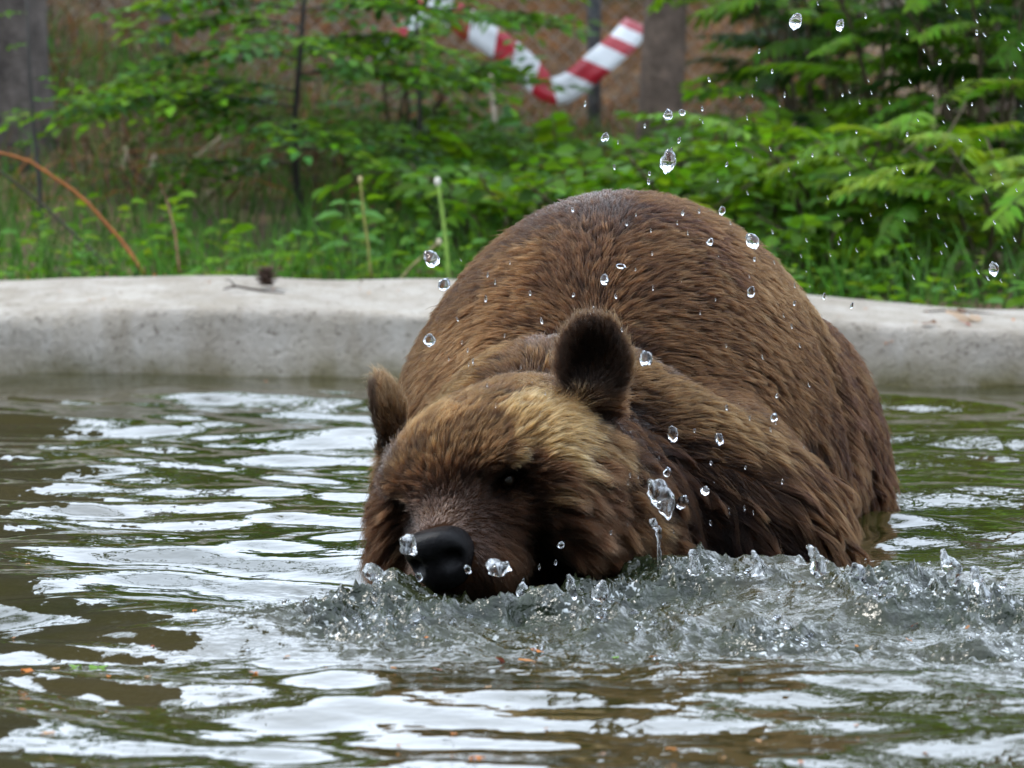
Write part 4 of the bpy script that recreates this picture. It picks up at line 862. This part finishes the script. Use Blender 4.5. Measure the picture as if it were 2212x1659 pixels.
b = MB(); b.tube(tw[1:2] - tw[0] + np.array([(0, 0, 0), (-0.01, 0, 0.012), (-0.022, 0, 0.014)]), [0.002, 0.0014, 0.0008], 5); obj("side_shoot", b.mesh("side_shoot", M_twig), te)
M_litter = m_leaf("dead_leaf", 0.2, 0.7)
def flake_mesh(n=9, seed=0, curl=0.3):
    r = np.random.default_rng(seed); a = np.linspace(0, 2 * np.pi, n, endpoint=False); rr = r.uniform(0.55, 1.0, n); v = np.stack((rr * np.cos(a), 0.55 * rr * np.sin(a), curl * r.normal(0, 0.35, n)), -1); v = np.vstack((v, (0, 0, 0.12 * curl)))
    f = [(k, (k + 1) % n, n) for k in range(n)]; return v, np.array(f)
FLK = []
for k in range(8):
    v, f = flake_mesh(9, k); c_ = ((0.30, 0.12, 0.03), (0.22, 0.10, 0.04), (0.34, 0.19, 0.09), (0.12, 0.06, 0.03), (0.38, 0.13, 0.03), (0.10, 0.20, 0.03), (0.28, 0.20, 0.13), (0.20, 0.06, 0.03))[k]
    FLK.append(mesh_np("flake", v, f, M_litter, True, np.tile(np.array(c_), (len(v), 1))))
def flake(name, label, cat, group, loc, size, k, tilt=0.15):
    o = obj(name, FLK[k], None, loc); o.scale = (size, size, size); o.rotation_euler = (rng.normal(0, tilt), rng.normal(0, tilt), rng.uniform(0, 6.28)); tag(o, label, cat, group); return o
for k in range(34):
    u = rng.uniform(-20, 900); Y = rng.uniform(9.98, 10.4); flake("bark_flake", "tiny brown bark flake lying on the rim around the pine cone", "bark flake", "bark flakes on the rim", rim_pt(u, Y, 0.003), rng.uniform(0.003, 0.008), int(rng.integers(0, 5)))
for k in range(26):
    u = rng.uniform(1800, 2230); Y = rng.uniform(9.72, 10.1); flake("bark_flake", "tiny brown bark flake on the rim right of the bear", "bark flake", "bark flakes right of the bear", rim_pt(u, Y, 0.003), rng.uniform(0.003, 0.009), int(rng.integers(0, 5)))
for (u, Y, s_, k, lab) in ((2085, 9.84, 0.044, 6, "pale tan crumpled leaf stuck on the rim's slope"), (2112, 9.83, 0.034, 6, "smaller pale crumpled leaf beside the tan one"), (2090, 9.76, 0.019, 7, "dark reddish leaf scrap below the pale crumpled leaves"), (2010, 9.74, 0.024, 3, "dark brown bark strip low on the rim's slope"), (2080, 10.05, 0.026, 3, "curled dark leaf on top of the rim, right of the bear")):
    flake("dead_leaf", lab, "dead leaf", None, rim_pt(u, Y, 0.006), s_, k, 0.35)
b = MB(); tw = np.array([rim_pt(2000, 10.03, 0.003), rim_pt(2050, 10.06, 0.006), rim_pt(2110, 10.04, 0.004), rim_pt(2180, 10.06, 0.004)]); b.tube(tw - tw[0], [0.0015, 0.0022, 0.002, 0.001], 6)
te = empty("twig", tw[0]); tag(te, "long thin twig lying on top of the rim right of the bear", "twig"); obj("stick", b.mesh("stick", M_twig), te)

# ------------------------------------------------------------------ bits floating on the water
def wz(x, y): return float(water_h(np.array([[x]]), np.array([[y]]))[0, 0])
FD = "leaf scraps floating on the pool"
spots = [(58, 1440, 14, 4), (118, 1425, 10, 2), (165, 1415, 14, 5), (210, 1418, 20, 5), (318, 1455, 12, 2), (100, 1590, 16, 2), (235, 1452, 8, 4), (548, 1448, 10, 4), (620, 1415, 9, 2), (1052, 1500, 9, 2), (1030, 1640, 16, 4), (1450, 1612, 12, 0), (1640, 1588, 12, 2), (1300, 1625, 9, 1), (890, 1520, 7, 1), (770, 1288, 9, 0), (545, 1228, 7, 0), (1560, 1630, 10, 2),
         (1850, 1560, 7, 0), (330, 1390, 7, 7), (60, 1225, 8, 2), (190, 1075, 6, 3), (575, 820, 8, 3), (555, 880, 6, 3), (420, 1345, 7, 4), (30, 1360, 7, 1), (860, 1590, 8, 0), (980, 1575, 8, 4), (1180, 1560, 8, 1), (2000, 1620, 9, 0), (1730, 1640, 9, 4), (700, 1450, 8, 3)]
for (u, v, s_, k) in spots:
    p_ = on_z(u, v, 0.003); flake("leaf_scrap", "small " + {0: "orange", 1: "brown", 2: "tan", 3: "dark", 4: "rusty orange", 5: "green", 6: "pale", 7: "reddish"}[k] + " leaf scrap floating on the calmer water", "leaf scrap", FD + str(k), (p_[0], p_[1], wz(p_[0], p_[1]) + 0.0015), 1.4 * s_ * p_[1] / FPX, k, 0.08)
for (u, v, s_, k) in ((1080, 1355, 26, 7), (1140, 1358, 24, 0), (1160, 1350, 18, 4), (945, 1395, 14, 7), (1405, 1335, 16, 1), (1412, 1360, 12, 0), (1975, 1300, 14, 7), (1965, 1320, 10, 4), (1745, 1255, 14, 0), (1725, 1245, 10, 1), (1280, 1290, 12, 7), (1480, 1240, 12, 0), (1470, 1390, 10, 1), (850, 1395, 9, 0), (920, 1335, 8, 4), (1600, 1420, 12, 3), (1700, 1440, 10, 7), (2090, 1310, 10, 1), (1850, 1330, 9, 0), (660, 1420, 9, 2), (1330, 1345, 14, 5)):
    p_ = on_z(u, v, 0.035); flake("leaf_scrap", "wet " + {0: "orange", 1: "brown", 2: "tan", 3: "dark", 4: "rusty", 5: "green", 7: "reddish"}[k] + " leaf scrap tossed in the churned water", "leaf scrap", "leaf scraps in the splash" + str(k), (p_[0], p_[1], wz(p_[0], p_[1]) + 0.005), s_ * p_[1] / FPX, k, 0.3)

# ------------------------------------------------------------------ flying water
def blob(seed, el=1.0, seg=18, ring=13, lump=0.22):
    v, f = uv_ball((1, 1, 1), seg, ring); n = noise3(v * 1.7 + seed * 7.1, 200) * lump + noise3(v * 3.7 + seed * 3.3, 201) * lump * 0.5; v = v * (1 + n)[:, None]; v[:, 2] *= el; return v, f
BIG = [mesh_np("water_drop", *blob(k, 1.25), M_drop) for k in range(6)]
SML = []
for k in range(4):
    v, f = blob(k + 20, 2.0, 8, 6, 0.12); SML.append(mesh_np("water_drop", v, f, M_drop))
drops = [(1720, 46, 27), (1815, 55, 20), (1870, 35, 9), (1443, 248, 22), (1474, 243, 14), (1307, 297, 18), (1442, 348, 34), (1626, 521, 32), (1560, 455, 14), (932, 560, 30), (960, 616, 26), (928, 735, 24), (1341, 576, 14), (1306, 604, 20), (1395, 774, 26), (1622, 631, 15), (1534, 523, 14), (2147, 581, 24), (1672, 902, 18), (1453, 938, 24), (1554, 948, 18), (1442, 1020, 16), (1523, 1060, 18), (1474, 1085, 22),
         (1237, 453, 9), (1354, 484, 8), (1475, 460, 9), (1283, 668, 12), (1145, 633, 9), (1049, 645, 11), (1170, 693, 10), (1239, 637, 9), (1330, 640, 9), (988, 690, 8), (1716, 655, 10), (1780, 640, 12), (1840, 660, 11), (1532, 172, 11), (1640, 110, 9), (1668, 154, 9), (1517, 235, 8), (1393, 271, 9), (1467, 303, 11), (1449, 325, 12), (1403, 375, 9), (1401, 392, 11), (1327, 361, 9), (1264, 224, 9), (1570, 355, 9), (1695, 205, 8),
         (1820, 205, 8), (1850, 285, 7), (1755, 335, 8), (1836, 375, 7), (2030, 135, 12), (2110, 70, 10), (1960, 70, 9), (2080, 170, 9), (2100, 225, 8), (1960, 290, 8), (1678, 855, 10), (1690, 1040, 9), (1630, 560, 8), (1536, 1000, 9), (1212, 1178, 14), (1200, 1215, 9), (1320, 1150, 7), (1010, 1230, 14), (905, 1246, 13), (1165, 1225, 8), (1130, 1255, 9), (1535, 1130, 9), (1610, 1010, 8), (1570, 880, 9), (1500, 930, 7)]
for n_, (u, v, s_) in enumerate(drops):
    bigd = s_ >= 13; rb = s_ * 0.5; yb = (6.30 if v < 700 else 6.05) if not (1400 < u < 1700 and v > 700) else 6.12
    if v > 1140: yb = 5.86
    p_ = P(u, v, yb + 0.02 * rng.normal()); r_ = rb * p_[1] / FPX; o = obj("water_drop", (BIG if bigd else SML)[n_ % (6 if bigd else 4)], None, p_)
    k_ = r_ if bigd else r_ * 0.62; o.scale = (k_ * rng.uniform(0.8, 1.1), k_ * rng.uniform(0.8, 1.1), k_ * rng.uniform(0.8, 1.25)); o.rotation_euler = (0, rng.normal(0.1, 0.2), rng.uniform(0, 6.28)) if not bigd else (rng.normal(0, 0.4), rng.normal(0, 0.4), rng.uniform(0, 6.28))
    where = "over the churned water by the bear's face" if v > 1140 else "in front of the bear's shoulder" if v > 700 else "in the air over the bear's back" if v > 420 else "in the air high against the bushes"
    tag(o, ("large round clear water drop " if bigd else "small clear water drop ") + where, "water drop", ("large" if bigd else "small") + " drops " + where)
for k in range(150):
    if k < 95: u = 2212 - abs(rng.normal(0, 380)); v = rng.uniform(-10, 650); 
    else: u = rng.uniform(960, 1800); v = rng.uniform(430, 1150)
    if u < 1250 and v < 560: v += 250
    yb = rng.uniform(5.95, 6.5) if k < 95 else rng.uniform(5.95, 6.1); p_ = P(u, v, yb); r_ = rng.uniform(1.0, 2.6) * yb / FPX; o = obj("water_drop", SML[k % 4], None, p_); o.scale = (r_ * 0.7, r_ * 0.7, r_ * 1.3)
    o.rotation_euler = (0, -0.55 * smooth(1300, 2200, u) + rng.normal(0, 0.08), 0); tag(o, "fine spray droplet flying against the green bushes" if k < 95 else "fine spray droplet falling before the bear's fur", "droplet", "fine spray against the bushes" if k < 95 else "fine spray before the bear")
# lumps and fingers of white water
def finger(name, label, pts_, rad, seed, mat=M_froth, group=None):
    pp = np.array(pts_, float); tt_ = np.linspace(0, 1, len(pp)); t2 = np.linspace(0, 1, 26); cp = np.stack([np.interp(t2, tt_, pp[:, c]) for c in range(3)], -1); rr = np.interp(t2, np.linspace(0, 1, len(rad)), rad)
    for _ in range(3): cp[1:-1] = (cp[:-2] + 2 * cp[1:-1] + cp[2:]) / 4; rr[1:-1] = (rr[:-2] + 2 * rr[1:-1] + rr[2:]) / 4
    b = MB(); b.tube(cp, rr, 16); v = np.vstack(b.v); n = np.stack([noise3(v * 95 + seed, 220 + a) for a in range(3)], -1) * 0.0045 + np.stack([noise3(v * 230 + seed, 230 + a) for a in range(3)], -1) * 0.0018
    b.v = [v + n * np.minimum(1, np.repeat(np.concatenate((np.repeat(rr, 16), [rr[0], rr[-1]])), 1) / 0.006)[:, None]]
    o = obj(name, mesh_np(name, b.v[0] - pp[0], np.vstack(b.f), mat), None, pp[0]); tag(o, label, "splash", group); return o
px = 6.0 / FPX
finger("water_lump", "white lump of broken water falling past the bear's cheek", [P(1400, 1035, 6.02), P(1418, 1060, 6.02), P(1440, 1090, 6.02), P(1440, 1122, 6.02)], [4 * px, 22 * px, 27 * px, 20 * px, 4 * px], 1)
finger("water_lump", "small ragged splash dripping below the white lump", [P(1413, 1120, 6.0), P(1418, 1145, 6.0), P(1424, 1180, 6.0), P(1426, 1250, 6.0)], [5 * px, 12 * px, 5 * px, 4 * px, 6 * px], 2)
finger("water_lump", "white burst of water before the bear's lip", [P(1055, 1215, 5.86), P(1075, 1228, 5.86), P(1098, 1220, 5.86)], [10 * px, 19 * px, 20 * px, 14 * px], 3)
finger("water_lump", "white water lump beside the bear's nose", [P(884, 1155, 5.9), P(884, 1178, 5.9), P(880, 1200, 5.9)], [7 * px, 17 * px, 18 * px, 8 * px], 4)
finger("water_lump", "upright spurt of white water under the bear's chin", [P(1132, 1300, 5.86), P(1132, 1280, 5.86), P(1128, 1260, 5.86)], [12 * px, 13 * px, 11 * px, 4 * px], 5)
for k, (pts_, rad) in enumerate((([(1775, 1240), (1768, 1215), (1755, 1195), (1742, 1180)], [14, 18, 15, 10, 4]), ([(2062, 1265), (2060, 1240), (2045, 1210), (2035, 1185)], [8, 12, 14, 14, 5]), ([(2140, 1310), (2118, 1270), (2105, 1245), (2100, 1225)], [9, 14, 13, 12, 5]), ([(1860, 1260), (1850, 1235), (1845, 1215)], [12, 13, 9, 4]), ([(1640, 1240), (1636, 1215), (1630, 1190)], [14, 14, 10, 5]), ([(1505, 1240), (1500, 1210), (1497, 1185)], [14, 15, 11, 5]), ([(1290, 1300), (1296, 1275), (1305, 1255)], [12, 14, 10, 4]), ([(825, 1250), (800, 1235), (790, 1222)], [12, 15, 12, 5]), ([(1240, 1290), (1236, 1262), (1228, 1240)], [9, 9, 7, 3]))):
    yb = 5.95 if k in (0, 3, 4, 5) else 5.85
    finger("splash_finger", "ragged finger of water thrown up " + ("behind the wave crest right of the bear", "far right of the bear, tallest spurt", "far right beside the tallest spurt", "at the right end of the wave crest", "on the middle of the wave crest", "on the crest below the bear's neck", "below the bear's jaw", "left of the bear's nose", "beside the bear's lip")[k], [P(u, v, yb) for u, v in pts_], [r_ * px for r_ in rad], 10 + k)
# froth beads along the churned band
b = MB(); n_ = 0; v0, f0 = blob(3, 1.0, 7, 5, 0.15)
while n_ < 380:
    x = rng.uniform(-0.36, 0.75); y = rng.uniform(5.4, 6.3); m_ = float(splash_mask(np.array([[x]]), np.array([[y]]))[0, 0])
    if rng.random() < m_ ** 1.5 and noise2(np.array([x * 11]), np.array([y * 11]), 77)[0] > 0.05:
        r_ = rng.gamma(2.0, 0.0009) + 0.0006; b.add(v0 * r_ * np.array((1.2, 1.2, 0.75)) + (x, y, wz(x, y) + abs(rng.normal(0, 0.006))), f0); n_ += 1
tag(obj("froth", b.mesh("froth", M_drop)), "beads and bubbles of water on the churned wave", "froth", kind="stuff")
